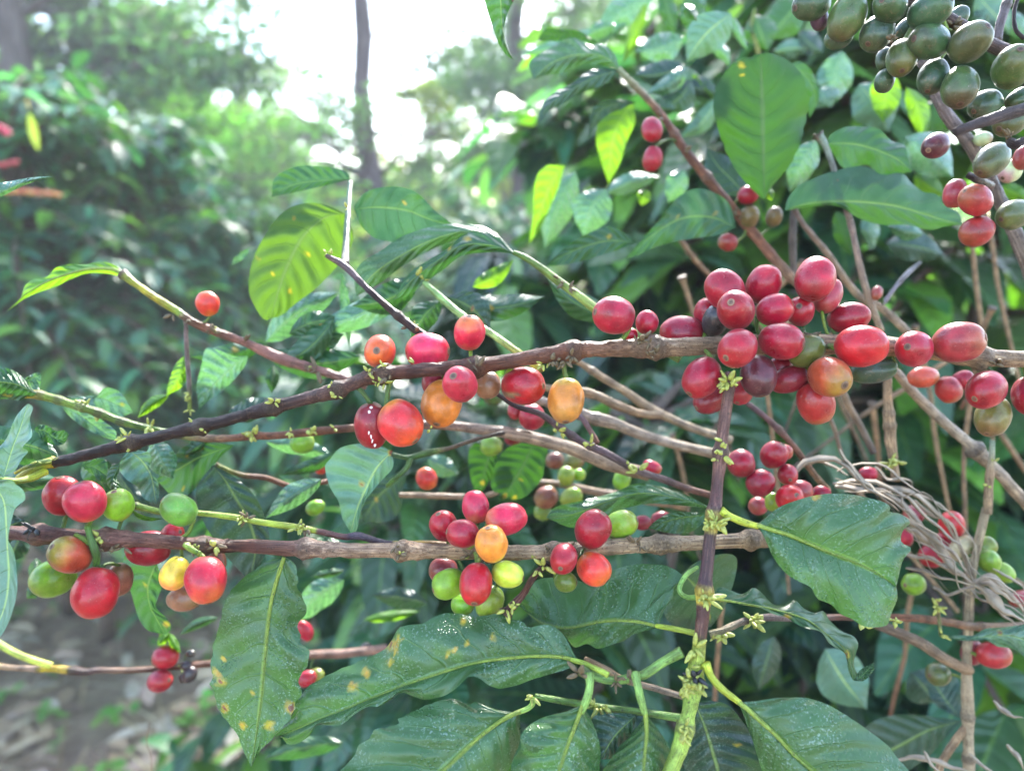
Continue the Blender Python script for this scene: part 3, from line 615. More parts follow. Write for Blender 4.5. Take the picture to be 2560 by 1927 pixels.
b3.leaf('I', [(1550,968),(1420,935),(1280,928),(1150,935),(900,965),(680,1025),(400,1120),(100,1240),(-150,1340),(-418,1450)],
 [(1550,968),(1510,930),(1450,820),(1400,760),(1320,725),(1210,747),(1170,705),(1090,690),(1000,653),(930,672),(870,682),(760,655),(640,660),(540,710),(440,735),(370,750),(330,830),(260,905),(150,950),(0,1010),(-130,1080),(-220,1140),(-290,1230),(-300,1300),(-400,1400),(-418,1450)],
 [(1550,968),(1480,1000),(1350,1045),(1250,1070),(1150,1110),(1050,1132),(960,1120),(900,1075),(830,1058),(760,1120),(690,1170),(560,1207),(480,1192),(400,1160),(330,1205),(250,1250),(180,1255),(100,1295),(0,1372),(-70,1372),(-150,1375),(-210,1450),(-320,1500),(-380,1440),(-418,1450)],
 'top', .252, .272, .007, -.004, bulge=.002, ruffle=.0020, n=84, w=13, teeth=.05, spots=[(.60,-.93,.085,'b'),(.58,-.72,.05,'y'),(.61,-.60,.05,'y'),(.68,-.62,.07,'y'),(.73,-.42,.075,'b'),(.40,-.30,.06,'y'),(.37,-.40,.05,'y'),(.43,-.26,.04,'y'),(.30,-.45,.055,'y'),(.38,-.85,.05,'y'),(.56,-.82,.05,'y')], label='long dewy leaf stretching left with orange rust spots along its upper edge', seed=11, rib=13)
b3.petiole('I', [(1595,1040,.246),(1600,1110,.244),(1585,1190,.243),(1545,1290,.243)], 27, .243, (.22,.40,.09))
b3.leaf('I', [(1555,1240),(1530,1310),(1500,1390),(1450,1520),(1400,1665),(1330,1850),(1300,1960)],
 [(1555,1240),(1500,1262),(1420,1290),(1330,1310),(1250,1345),(1180,1400),(1155,1460),(1160,1510),(1115,1580),(1095,1640),(1110,1720),(1170,1850),(1300,1960)],
 [(1555,1240),(1600,1320),(1640,1410),(1668,1520),(1665,1620),(1655,1700),(1600,1830),(1450,1940),(1300,1960)],
 'top', .243, .238, .005, .006, bulge=.002, ruffle=.0022, n=52, w=11, label='small upright dewy leaf on a thick green stalk, left of its twin', seed=13, rib=16)
b3.petiole('I', [(1890,1040,.246),(1905,1110,.243),(1925,1200,.242),(1955,1300,.242)], 26, .242, (.22,.40,.09))
b3.leaf('I', [(1955,1290),(1962,1380),(1962,1450),(1952,1560),(1945,1665),(1930,1850)],
 [(1955,1290),(1925,1350),(1880,1410),(1800,1500),(1730,1590),(1670,1690),(1700,1800),(1930,1850)],
 [(1955,1290),(2000,1350),(2060,1430),(2110,1520),(2105,1600),(2095,1665),(2060,1780),(1930,1850)],
 'top', .242, .238, .010, .012, bulge=.001, ruffle=.001, n=50, w=11, label='folded dewy leaf on a green stalk, right of its twin', seed=14, rib=16)
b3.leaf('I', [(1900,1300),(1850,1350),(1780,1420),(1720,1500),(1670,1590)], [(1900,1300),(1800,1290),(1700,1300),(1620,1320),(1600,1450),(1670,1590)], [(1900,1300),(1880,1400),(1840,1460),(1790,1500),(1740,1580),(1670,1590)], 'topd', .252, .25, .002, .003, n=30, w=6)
b3.petiole('J', [(110,785,.249),(40,770,.252),(-60,750,.256),(-150,735,.262)], 18, .25, (.38,.5,.05))
b3.leaf('I', [(2050,742),(1900,708),(1700,705),(1450,750),(1290,720),(1150,610)],
 [(2050,742),(2060,680),(2090,610),(2130,560),(2140,480),(2195,430),(2175,395),(2090,350),(1990,340),(1880,340),(1760,372),(1720,400),(1650,480),(1500,440),(1300,430),(1180,500),(1150,610)],
 [(2050,742),(1950,768),(1880,790),(1820,830),(1750,852),(1650,880),(1580,850),(1500,872),(1440,800),(1350,740),(1250,690),(1150,610)],
 'top', .262, .285, .006, .002, ruffle=.0018, n=60, w=11, label='dark leaf behind the yellow and red cherries with a curled lower edge', seed=17, rib=11)
b3.petiole('I', [(2203,1330,.262),(1950,1290,.262),(1700,1260,.26),(1450,1220,.258),(1250,1185,.256)], 22, .258, (.14,.27,.05), name='side_shoot')
b3.buds('I', [(1180,1190),(1200,1210),(1660,1230),(1690,1250),(1720,1280),(1650,1270),(1730,1260)], .254, 5, 1.7)
b3.petiole('I', [(1240,1190,.256),(1230,1240,.255),(1190,1270,.254),(1120,1295,.254)], 18, .255, (.26,.42,.08))
b3.leaf('I', [(1155,1282),(1050,1330),(950,1400),(850,1480),(700,1620),(560,1750),(400,1900),(300,2000)],
 [(1155,1282),(1080,1285),(1000,1270),(930,1240),(870,1222),(820,1235),(720,1198),(650,1210),(600,1225),(500,1270),(372,1325),(380,1355),(300,1390),(230,1400),(120,1515),(60,1600),(-20,1690),(-60,1800),(80,1950),(300,2000)],
 [(1155,1282),(1152,1340),(1155,1400),(1145,1500),(1100,1600),(1060,1700),(950,1850),(650,1980),(300,2000)],
 'top', .254, .238, .006, .006, bulge=.003, ruffle=.0016, n=60, w=13, teeth=.04, label='very broad dewy leaf with a torn upper edge cut by the bottom of the picture', seed=19, rib=16)
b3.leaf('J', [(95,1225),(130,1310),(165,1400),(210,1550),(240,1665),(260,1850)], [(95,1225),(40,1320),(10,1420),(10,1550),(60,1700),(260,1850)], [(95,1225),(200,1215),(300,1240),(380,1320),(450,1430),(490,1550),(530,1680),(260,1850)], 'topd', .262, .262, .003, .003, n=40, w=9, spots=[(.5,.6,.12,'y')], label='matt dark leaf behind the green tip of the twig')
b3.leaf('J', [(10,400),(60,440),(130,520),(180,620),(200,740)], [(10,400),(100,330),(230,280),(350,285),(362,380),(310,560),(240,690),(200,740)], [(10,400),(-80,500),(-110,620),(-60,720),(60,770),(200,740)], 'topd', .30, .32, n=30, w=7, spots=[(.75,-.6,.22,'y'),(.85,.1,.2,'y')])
b3.petiole('J', [(125,552,.249),(40,550,.258),(-5,500,.262),(40,410,.266),(110,360,.272)], 16, .266, (.2,.4,.08))

# ---- 6. green shoot above branch 2 at the left
b6 = Plant('coffee_shoot', 'slim green shoot running above the lower branch and turning dark brown', 'shoot', (1500, 1395, .281))
b6.stem('H', [(560,-120,15,.282),(660,-80,18,.282),(840,-40,20,.280),(1060,10,20,.278),(1250,12,18,.277),(1500,40,20,.277),(1660,70,20,.277),(1900,105,22,.277),(2040,130,20,.277),(2200,165,20,.278),(2300,160,25,.279),(2480,205,18,.280),(2760,210,20,.282),(2950,230,20,.284)],
 [(0,GR),(.2,LG),(.62,(.42,.5,.05)),(.625,(.16,.06,.05)),(.70,(.12,.05,.045)),(.71,(.07,.05,.07)),(.82,(.08,.055,.06)),(.83,YE),(.92,(.45,.25,.08)),(1,TN)], nodes=[(1545*K,1277+45*K),(1920*K,1277+110*K),(2240*K,1277+165*K)], mat='green', rough=.06)
b6.buds('H', [(1500,30),(1530,0),(1530,80),(1900,70),(1930,90),(1900,110),(1870,140)], .272, 6, 1.5); b6.buds('H', [(1560,20),(1930,120),(1950,110)], .272, 5, 1.4, 'budb')
b6.leaf('D', [(770,1320),(750,1370),(725,1430),(730,1480),(775,1540)], [(770,1320),(710,1350),(682,1410),(690,1470),(730,1510),(775,1540)], [(770,1320),(760,1380),(745,1420),(765,1460),(770,1500),(775,1540)], 'mid', .276, .268, .004, .004, n=24, w=5, label='small curled young leaf')
b6.leaf('H', [(840,-10),(900,35),(960,50),(1040,50)], [(840,-10),(900,20),(960,38),(1040,50)], [(840,-10),(880,45),(960,65),(1040,50)], 'lime', .274, .27, n=16, w=4, ruffle=.0004)

# ---- left edge leaves
b7 = Plant('coffee_shoot', 'cluster of folded dusty leaves at the left picture edge by the green branch tip', 'shoot', (-120, 1250, .25))
b7.stem('D', [(-300,1560,26,.25),(-150,1500,24,.25),(0,1440,22,.252),(110,1440,20,.256),(200,1420,24,.262),(290,1380,26,.268)], [(0,GR),(.6,LG),(1,(.5,.55,.05))], mat='green')
b7.leaf('D', [(20,1420),(50,1330),(80,1230),(130,1100),(180,945)], [(20,1420),(-60,1330),(-40,1260),(40,1170),(90,1050),(140,980),(180,945)], [(20,1420),(90,1380),(140,1300),(180,1250),(145,1220),(205,1150),(190,1050),(210,970),(180,945)], 'grey', .252, .25, .004, -.006, n=44, w=8, ruffle=.0022, label='dusty grey green leaf folded upright')
b7.leaf('D', [(-60,1440),(20,1560),(40,1700),(50,1850),(60,2050),(30,2250),(-60,2450)],
  [(-60,1440),(60,1430),(100,1460),(150,1500),(160,1560),(110,1600),(90,1632),(60,1750),(50,1810),(90,1900),(110,2050),(105,2180),(60,2330),(0,2440),(-60,2450)],
  [(-60,1440),(-100,1600),(-160,1800),(-200,2000),(-180,2200),(-120,2380),(-60,2450)], 'grey', .25, .24, -.006, .006, n=54, w=9, ruffle=.002, label='large dusty leaf hanging along the left edge')
b7.leaf('D', [(-60,1170),(60,1190),(180,1210),(300,1250),(380,1290)], [(-60,1170),(-20,1090),(60,1095),(150,1110),(240,1120),(320,1190),(380,1290)], [(-60,1170),(0,1260),(80,1310),(160,1340),(260,1320),(380,1290)], 'mid', .285, .29, .004, .004, n=36, w=7)
b7.leaf('D', [(220,1110),(290,1120),(360,1170),(420,1160),(440,1140)], [(220,1110),(250,1080),(300,1085),(360,1120),(410,1115),(440,1140)], [(220,1110),(270,1170),(340,1210),(410,1200),(440,1140)], 'mid', .29, .29, n=24, w=5)
b7.leaf('A', [(-60,1235),(40,1215),(120,1180),(220,1150),(345,1130)], [(-60,1180),(40,1165),(120,1150),(220,1135),(345,1130)], [(-60,1290),(20,1255),(100,1215),(200,1170),(345,1130)], 'pale', .262, .266, .003, .003, n=26, w=5, label='pale leaf tip poking in above the red berries')
b7.sl('D', (-200,1760), (160,1690), 260, 20, .30, 'topd'); b7.sl('D', (-120,1500), (420,1440), 150, -30, .30, 'mid')

# ---- 5. green twig from the left edge continuing behind
b5 = Plant('coffee_branch', 'green twig from the left edge turning pinkish brown behind the upper branch', 'branch', (1850, 1225, .345), GB)
b5.stem('D', [(-60,860,30,.300),(120,880,28,.302),(250,890,26,.304),(380,925,24,.306),(560,980,24,.308),(640,1005,25,.310),(780,1060,24,.312),(960,1105,23,.314),(1080,1130,22,.316),(1300,1165,26,.318),(1500,1165,24,.320),(1600,1150,30,.320),(1750,1150,24,.322),(2000,1125,28,.322),(2203,1105,26,.325),(2450,1085,28,.328),(2800,1080,30,.330),(3050,1105,34,.334),(3350,1150,42,.338),(3650,1230,44,.342),(3900,1330,44,.346),(4150,1400,40,.35)],
 [(0,GR),(.05,YE),(.07,LG),(.25,GR),(.29,(.32,.2,.1)),(.34,PK),(.6,PK),(.7,(.35,.24,.18)),(1,TN)], nodes=[(250*K,640+890*K),(640*K,640+1005*K),(970*K,640+1105*K),(1300*K,640+1165*K),(1610*K,640+1150*K),(2000*K,640+1120*K),(2900*K,640+1085*K)], rough=.1)
b5.buds('D', [(580,920),(570,940),(620,990),(650,990),(970,1070),(950,1080),(1560,1130),(1590,1120),(1950,1080),(1980,1100),(1820,1070),(2150,1060),(1620,1160)], .312, 5, 1.9)
b5.leaf('D', [(235,880),(170,850),(100,820),(0,805),(-90,800)], [(235,880),(200,845),(160,795),(110,745),(60,722),(0,715),(-90,725)], [(235,880),(200,905),(120,925),(40,915),(-90,905)], 'mid', .30, .29, .004, .006, n=32, w=7)
b5.leaf('D', [(150,800),(200,780),(240,770),(265,760)], [(150,790),(190,765),(240,745),(265,760)], [(150,790),(200,850),(250,860),(265,760)], 'pale', .308, .31, n=16, w=4)
b5.leaf('D', [(375,915),(500,900),(620,900),(730,940),(850,1000)], [(375,915),(480,910),(590,930),(660,850),(730,850),(790,895),(850,1000)], [(375,915),(480,960),(600,1010),(740,1040),(850,1000)], 'pale', .335, .345, n=36, w=7, spots=[(.85,-.2,.13,'y')], label='pale sheeny leaf behind the green twig')
b5.leaf('D', [(385,950),(500,1010),(610,1090),(740,1180)], [(385,950),(520,960),(640,1040),(740,1120),(740,1180)], [(385,950),(450,1030),(560,1110),(670,1160),(740,1180)], 'pale', .325, .33, n=30, w=6)
b5.leaf('D', [(1500,1210),(1380,1250),(1250,1300),(1130,1370),(1000,1430)], [(1500,1210),(1350,1200),(1200,1210),(1110,1290),(1040,1390),(1000,1430)], [(1500,1210),(1410,1290),(1300,1430),(1200,1530),(1100,1530),(1000,1430)], 'mid', .325, .335, n=32, w=7, spots=[(.4,-.6,.16,'y'),(.55,-.4,.1,'y'),(.7,.7,.1,'y')], label='leaf with two orange rust spots')
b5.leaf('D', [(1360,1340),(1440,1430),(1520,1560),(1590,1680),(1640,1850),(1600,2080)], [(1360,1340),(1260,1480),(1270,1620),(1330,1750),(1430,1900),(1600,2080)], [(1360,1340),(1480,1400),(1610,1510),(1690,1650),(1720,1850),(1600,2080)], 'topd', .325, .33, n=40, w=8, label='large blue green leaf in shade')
b5.leaf('D', [(820,1240),(900,1300),(960,1380),(980,1450),(1000,1590)], [(820,1240),(760,1340),(800,1420),(880,1480),(920,1550),(1000,1590)], [(820,1240),(930,1250),(970,1290),(960,1370),(1010,1440),(1020,1520),(1000,1590)], 'grey', .30, .30, n=32, w=7, ruffle=.003, label='wavy grey green leaf')
b5.leaf('D', [(520,1340),(600,1350),(700,1420),(800,1500)], [(520,1340),(600,1300),(680,1310),(700,1400),(800,1500)], [(520,1340),(580,1390),(680,1460),(800,1500)], 'mid', .31, .31, n=24, w=5)
b5.leaf('H', [(1000,240),(1000,340),(950,480),(960,600),(1010,700),(1060,790)], [(1000,200),(850,230),(790,330),(850,560),(890,690),(950,765),(1060,790)], [(1000,200),(1010,350),(1045,450),(1010,560),(1000,620),(1080,700),(1092,760),(1060,790)], 'mid', .31, .325, n=36, w=7, spots=[(.45,-.1,.12,'y'),(.1,-.2,.1,'y'),(.9,.6,.16,'y')], label='hanging leaf behind the small yellow cherry')
b5.cherry('D', 2055,1350,44,50,90,None,'rorg',.37); b5.cherry('D', 2020,1610,50,62,20,None,'lime',.37); b5.cherry('D',1935,1195,70,78,0,None,'lime',.34)
b5.stem('D', [(1380,1340,16,.33),(1540,1400,17,.335),(1700,1420,18,.34),(1900,1480,18,.35),(2100,1440,16,.36)], [(0,LG),(.3,PK),(1,PK)], nodes=[(1540*K,640+1400*K),(1720*K,640+1430*K)], name='side_twig')
b5.leaf('F', [(848,973),(815,1010),(790,1060),(772,1100),(757,1150)], [(848,973),(800,958),(740,965),(710,995),(702,1010),(712,1050),(732,1085),(740,1120),(757,1150)], [(848,973),(848,1010),(822,1040),(792,1078),(778,1110),(770,1145),(757,1150)], 'grey', .30, .305, n=40, w=8, spots=[(.50,-.15,.16,'b'),(.05,.5,.22,'b')], label='grey green leaf with brown edged holes behind the split cherry')
b5.sl('D', (980,1180),(1110,1430),200,10,.32,'pale'); b5.sl('D', (560,1270),(690,1560),210,-10,.33,'mid'); b5.sl('D',(720,1330),(980,1660),190,20,.35,'topd'); b5.sl('D',(1330,1180),(1180,1280),110,0,.33,'mid'); b5.sl('D',(1700,1190),(2160,1290),120,-20,.37,'pale'); b5.sl('E',(120,1180),(420,1060),110,20,.38,'mid'); b5.sl('D',(2180,1250),(1780,1400),90,-20,.36,'mid'); b5.sl('E',(560,1300),(760,1400),140,0,.42,'grey')
b5.sl('D', (2060,1430),(1700,1680), 150, 20, .33, 'pale', label='pale bluish leaf out of focus')
b5.stem('E', [(330,1270,15,.30),(440,1290,18,.305),(560,1260,22,.305),(700,1230,14,.31),(880,1170,13,.31),(1050,1130,12,.315)], [(0,(.06,.14,.05)),(.35,GR),(.5,(.2,.14,.08)),(1,DK)], name='side_twig', nodes=[(850+450*K,640+1290*K)])
b5.stem('E', [(450,1290,22,.305),(430,1350,18,.305),(370,1410,14,.305),(300,1470,12,.31)], [(0,(.08,.17,.05)),(1,GR)], name='side_twig', mat='green')

# ---- 4. blurred twig upper left with single pink cherry
b4 = Plant('coffee_branch', 'slender pinkish twig with one drooping leaf and a single coral cherry', 'branch', (840, 935, .335), GB)
b4.stem('D', [(780,110,14,.325),(870,180,22,.325),(1000,270,26,.325),(1160,370,26,.326),(1230,420,27,.328),(1340,470,30,.33),(1560,550,26,.332),(1760,640,38,.334),(1900,690,36,.336),(2100,750,28,.338),(2350,830,26,.34)],
 [(0,LG),(.15,YE),(.26,LG),(.28,(.28,.17,.12)),(.34,PK),(.6,(.33,.14,.11)),(1,(.3,.16,.13))], nodes=[(1160*K,640+380*K),(1345*K,640+475*K),(1560*K,640+550*K),(1850*K,640+660*K),(2010*K,640+720*K)], rough=.14, buds=0)
b4.buds('D', [(1170,410),(1210,400),(1330,480),(1350,500),(1560,530),(1960,700),(2010,720),(1100,390)], .325, 5, 1.7, 'budb'); b4.buds('D', [(1370,400),(1950,700),(1370,430)], .325, 4, 1.6)
b4.leaf('D', [(810,140),(740,90),(640,80),(540,88),(420,120),(300,165),(170,240),(100,300),(40,360)], [(810,140),(770,75),(700,45),(620,38),(540,55),(450,52),(360,75),(300,130),(220,145),(160,190),(130,270),(40,360)], [(810,140),(740,125),(680,112),(560,112),(460,145),(360,195),(270,225),(180,262),(110,305),(40,360)], 'lime', .325, .33, .004, .006, n=48, w=7, ruffle=.001, rib=14, label='long drooping yellow green leaf arching to the left')
b4.cherry('D', 1330,305,73,80,100,None,'rorg',.328)
b4.stem('D', [(1190,430,13,.33),(1195,600,14,.332),(1210,800,15,.334),(1215,980,13,.336)], [(0,(.25,.17,.16)),(.7,(.2,.15,.14)),(1,LG)], name='side_twig'); b4.buds('D', [(1215,880),(1205,930),(1220,990)], .332, 6, 1.6)
b4.leaf('D', [(1590,640),(1500,700),(1420,780),(1340,860),(1275,985)], [(1590,640),(1500,640),(1410,605),(1320,590),(1290,700),(1260,830),(1275,985)], [(1590,640),(1570,700),(1500,790),(1400,880),(1330,930),(1275,985)], 'pale', .345, .355, n=32, w=7, label='pale sheeny leaf below the pinkish twig')
b4.sl('D', (1180,640),(1060,900),110,-25,.35,'lime'); b4.sl('D', (1700,560),(1200,640),130,-30,.37,'mid', spots=[(.4,.3,.2,'y')]); b4.sl('D',(1080,890),(880,1040),80,20,.35,'lime')
b4.sl('D', (1450,1030),(1750,900),150,20,.36,'topd',spots=[(.5,.2,.2,'y')]); b4.sl('D',(1750,700),(1740,880),90,0,.36,'mid')
b4.sl('D', (1700,550),(2180,230),210,-40,.36,'pale'); b4.sl('D',(1850,500),(2200,420),150,-40,.35,'mid',spots=[(.6,.4,.16,'y')]); b4.sl('D',(1990,640),(2203,500),150,-30,.35,'mid')
b4.leaf('D', [(1480,60),(1560,-30),(1600,-60)], [(1480,60),(1510,0),(1600,-60)], [(1480,60),(1570,10),(1600,-60)], 'pale', .36,.36,n=12,w=3)

# ---- 8. shoot with the backlit leaf, centre left
b8 = Plant('coffee_shoot', 'upright grey shoot with a spotted backlit yellow green leaf at upper centre', 'shoot', (1030, 840, .30))
b8.stem('F', [(757,395,5,.345),(753,440,6,.335),(750,490,7,.325),(747,540,8,.315),(745,572,10,.305)], [(0,(.07,.15,.08)),(.6,(.07,.12,.05)),(1,(.08,.06,.06))], mat='green', name='shoot_tip')
b8.stem('F', [(705,552,5,.29),(745,575,8,.29),(790,620,7,.29),(840,665,8,.288),(895,710,9,.286),(930,735,9,.285),(960,770,9,.282)], [(0,(.12,.07,.06)),(.2,(.14,.1,.12)),(.4,DK),(.8,DK),(1,BR)], nodes=[(745*1.1573,575*1.1573),(820*1.1573,650*1.1573),(900*1.1573,710*1.1573)])
b8.buds('F', [(742,560),(885,690),(905,700),(890,715),(745,500),(750,450),(735,470)], .292, 5, 1.4)
b8.buds('F', [(890,700),(880,710),(905,715)], .288, 5, 1.5, 'budb')
b8.leaf('F', [(745,462),(700,470),(655,510),(625,565),(605,620),(585,688)], [(745,462),(715,447),(675,438),(630,447),(595,475),(560,530),(541,580),(538,630),(552,665),(570,690),(585,688)], [(745,462),(762,500),(755,540),(715,590),(680,625),(640,655),(610,680),(585,688)], 'backy', .335, .345, .003, .006, n=48, w=10, ruffle=.001, spots=[(.34,-.62,.085,'b'),(.62,-.85,.075,'b'),(.45,.25,.11,'y'),(.75,.4,.10,'y'),(.7,-.3,.05,'y'),(.62,.35,.05,'y')], label='backlit yellow green leaf with brown ringed spots')
b8.leaf('F', [(755,388),(700,390),(640,398),(588,420)], [(755,380),(740,368),(700,360),(650,358),(610,372),(590,390),(588,420)], [(755,388),(700,402),(640,415),(588,425)], 'mid', .36, .365, n=26, w=5, label='curved backlit leaf')
b8.leaf('F', [(765,452),(820,448),(880,455),(930,475),(985,490)], [(765,445),(790,415),(830,404),(870,405),(905,420),(940,455),(985,490)], [(765,455),(785,495),(820,518),(870,522),(925,508),(985,490)], 'mid', .345, .35, n=32, w=7, spots=[(.5,-.3,.06,'y')], label='broad backlit leaf right of the upright shoot')
b8.leaf('F', [(740,590),(740,620),(745,650),(750,700),(755,755)], [(738,590),(733,650),(742,700),(755,755)], [(742,590),(755,650),(760,700),(755,755)], 'pale', .36,.36,n=14,w=3)
# ---- 9. shoot of leaves up centre
b9 = Plant('coffee_shoot', 'green twig sloping down behind the branch with two long wavy leaves at its tip', 'shoot', (1500, 790, .315))
b9.stem('F', [(1108,545,5,.315),(1140,560,7,.315),(1210,610,9,.315),(1270,655,10,.312),(1330,700,11,.31),(1400,735,11,.305),(1470,775,11,.30)], [(0,GR),(.5,(.25,.33,.06)),(1,(.13,.22,.05))], nodes=[(1220*1.1573,618*1.1573)], mat='green')
b9.buds('F', [(1200,590),(1225,615),(1220,600)], .308, 4, 1.5, 'budb')
b9.leaf('F', [(1112,545),(1060,510),(1000,500),(930,520),(870,550),(810,590),(770,640)], [(1112,545),(1060,495),(1000,484),(940,488),(870,510),(820,543),(780,568),(765,600),(770,640)], [(1112,545),(1060,522),(1000,515),(935,538),(870,575),(820,612),(770,640)], 'top', .32, .335, .006, .004, n=44, w=8, label='long dark leaf with a lit wavy edge')
b9.leaf('F', [(1115,548),(1060,530),(1000,530),(950,560),(890,605),(850,650)], [(1115,548),(1080,515),(1040,503),(1000,508),(965,538),(920,565),(880,595),(850,650)], [(1115,548),(1060,545),(1000,552),(960,580),(920,610),(880,640),(850,650)], 'mid', .315, .325, .006, .004, n=44, w=8, spots=[(.35,-.4,.12,'y'),(.5,-.7,.1,'y')], label='backlit leaf in front with wavy edge')
b9.stem('F', [(905,600,5,.325),(960,650,8,.325),(1010,690,8,.322),(1060,720,8,.32),(1110,755,8,.315),(1170,800,8,.31)], [(0,(.2,.36,.12)),(.6,(.3,.42,.12)),(1,YE)], mat='green', name='side_twig', nodes=[(1050*1.1573,715*1.1573)])
b9.buds('F', [(895,585),(930,590),(905,570)], .322, 6, 2.0)
b9.sl('F', (905,600),(760,660), 70,-18,.34,'mid'); b9.sl('F',(905,600),(640,720),60,-20,.35,'pale'); b9.sl('F',(950,650),(890,740),60,10,.34,'mid'); b9.sl('F',(965,640),(1060,720),75,-15,.35,'topd',spots=[(.5,0,.15,'b')]); b9.sl('F',(980,660),(1180,640),60,14,.36,'mid',spots=[(.4,0,.15,'y')])
b9.sl('F', (1330,690),(1180,600),60,-14,.35,'mid'); b9.sl('F',(780,770),(560,760),70,-20,.35,'mid')
b9.sl('F', (720,690),(600,790),60,-14,.345,'mid'); b9.sl('F',(1020,620),(1110,560),40,8,.38,'lime')
# ---- upper right: dark unripe bunch close to the lens
t1 = Plant('coffee_branch', 'thick shaded branch in the top right corner packed with dark green unripe cherries', 'branch', (2700, 160, .26), GB)
t1.stem('C', [(700,-90,12,.262),(900,-40,20,.262),(1200,-40,30,.263),(1450,-10,34,.264),(1650,80,38,.264),(1850,200,40,.264),(2000,290,44,.264),(2200,380,46,.264),(2450,520,48,.264)], [(0,DK),(.5,(.10,.055,.045)),(1,(.13,.07,.055))], nodes=[(1700+1900*K,210*K),(1700+1480*K,10*K)], sides=18)
t1.buds('C', [(1410,120),(1380,230),(1360,250),(1690,340),(1720,350),(1810,390),(2110,880),(2100,890)], .255, 6, 1.5, 'budb')
CT = [('C',1780,115,60,75,60,None,'dgrn',.270), ('C',840,30,100,135,20,None,'dgrn',.266), ('C',892,120,58,78,100,None,'dprp',.270), ('C',1015,245,72,88,20,None,'dgrn',.268), ('C',1068,115,112,148,65,None,'dolv',.262),
 ('C',1440,200,62,80,60,None,'dgrn',.270), ('C',1262,215,105,132,48,None,'dgrn',.262), ('C',1345,40,104,128,0,(-78,5),'dgrn',.256), ('C',1310,380,54,82,80,None,'dgrn',.272), ('C',1310,520,66,74,80,None,'dgrn',.270),
 ('C',1602,70,112,128,10,(62,-22),'dgrn',.254), ('C',1420,370,102,134,74,None,'dolv',.262), ('C',1600,268,110,142,2,None,'dgrn',.256), ('C',1858,272,114,122,60,(30,-38),'dolv',.250),
 ('C',1620,492,92,128,62,None,'dgrn',.262), ('C',1792,560,114,150,76,(-24,104),'dolv',.254), ('C',2130,432,118,148,80,(-28,-50),'dolv',.252), ('C',1955,672,92,120,30,None,'dgrn',.264), ('C',2120,770,95,135,35,None,'dolv',.266), ('C',2200,640,80,110,20,None,'dgrn',.262)]
for q in CT: t1.cherry(*q)
t1.stem('C', [(1760,850,24,.246),(1800,830,30,.246),(1950,780,34,.246),(2100,730,38,.246),(2300,670,42,.246)], [(0,(.06,.035,.035)),(1,(.09,.06,.055))], name='side_twig', label='dark bare twig end')
t1.stem('C', [(2203,900,26,.25),(2150,930,28,.25),(2120,915,30,.252),(2100,900,14,.253)], [(0,DK),(1,DK)], name='side_twig')
# grey main stem with the brownish cherries
t2 = Plant('coffee_plant', 'grey upright main stem at the right edge with brownish red and olive cherries', 'plant', (2620, 760, .33))
t2.stem('C', [(1560,380,40,.335),(1640,600,46,.335),(1740,780,50,.335),(1840,900,52,.335),(1950,1080,52,.335),(2040,1260,50,.335),(2110,1420,56,.335),(2200,1620,58,.335),(2300,1900,60,.34)], [(0,(.2,.15,.14)),(.5,GYB),(1,(.27,.21,.17))], nodes=[(1700+1900*K,1000*K),(1700+2080*K,1380*K)], sides=18, rough=.2, rs=0.78)
for q in [('C',1638,932,80,108,32,None,'purp',.285), ('C',1940,890,46,54,0,None,'tan',.33), ('C',2112,1098,72,78,40,None,'tan',.305), ('C',1995,1028,95,140,42,None,'dolv',.286), ('C',1762,1240,72,92,80,None,'dull',.300), ('C',1892,1282,98,110,150,None,'bred',.286), ('C',1900,1482,94,106,30,None,'bred',.290), ('C',2140,1375,94,130,20,None,'dolv',.290),('C',2195,1010,60,80,80,None,'dull',.30)]: t2.cherry(*q)
t2.stem('C', [(1840,1120,20,.30),(1900,1150,24,.30),(1990,1190,26,.32)], [(0,DK),(1,BR)], name='fruit_stalk')
t2.stem('C', [(2120,-40,22,.30),(2080,60,26,.30),(2050,160,26,.30),(2030,260,28,.30)], [(0,(.16,.13,.15)),(1,(.16,.12,.12))], name='side_twig', nodes=[(1700+2070*K,80*K)])
t2.stem('C', [(2170,-30,12,.27),(2140,80,12,.27),(2150,190,13,.27),(2203,250,13,.27)], [(0,DK),(1,DK)], name='side_twig')
# pinkish twig with the two cherries
t3 = Plant('coffee_branch', 'pinkish brown twig slanting down from two arching dark leaves at upper right', 'branch', (2240, 760, .40), GB)
t3.stem('F', [(1335,150,9,.40),(1380,195,11,.40),(1430,250,12,.40),(1480,325,14,.40),(1540,400,15,.40),(1590,460,16,.40),(1640,520,17,.40),(1700,590,17,.395),(1760,640,16,.39)], [(0,(.2,.25,.12)),(.2,PK),(.8,PK),(1,TN)], nodes=[(1480*1.1573,330*1.1573),(1600*1.1573,480*1.1573),(1425*1.1573,250*1.1573)], rough=.14, rs=0.66)
t3.buds('F', [(1475,325),(1590,450),(1600,475),(1420,260)], .392, 5, 2.0, 'budb')
for q in [('B',1998,832,68,84,100,None,'crim',.395), ('B',2002,1018,67,82,80,None,'crim',.395), ('C',435,1250,60,68,20,None,'crim',.40), ('C',442,1392,66,76,70,None,'olb',.40), ('C',602,1390,56,66,80,None,'olb',.405), ('C',306,1552,58,64,0,None,'bred',.395)]: t3.cherry(*q)
t3.leaf('B', [(1785,445),(1700,370),(1600,350),(1480,360),(1350,410),(1240,510)], [(1785,445),(1770,370),(1720,305),(1650,280),(1605,292),(1560,270),(1500,243),(1430,258),(1340,312),(1240,370),(1208,415),(1225,470),(1240,510)], [(1785,445),(1720,432),(1650,412),(1560,410),(1500,440),(1400,472),(1310,485),(1240,510)], 'top', .40, .39, .004, .004, n=44, w=8, label='dark arching leaf with wavy upper edge')
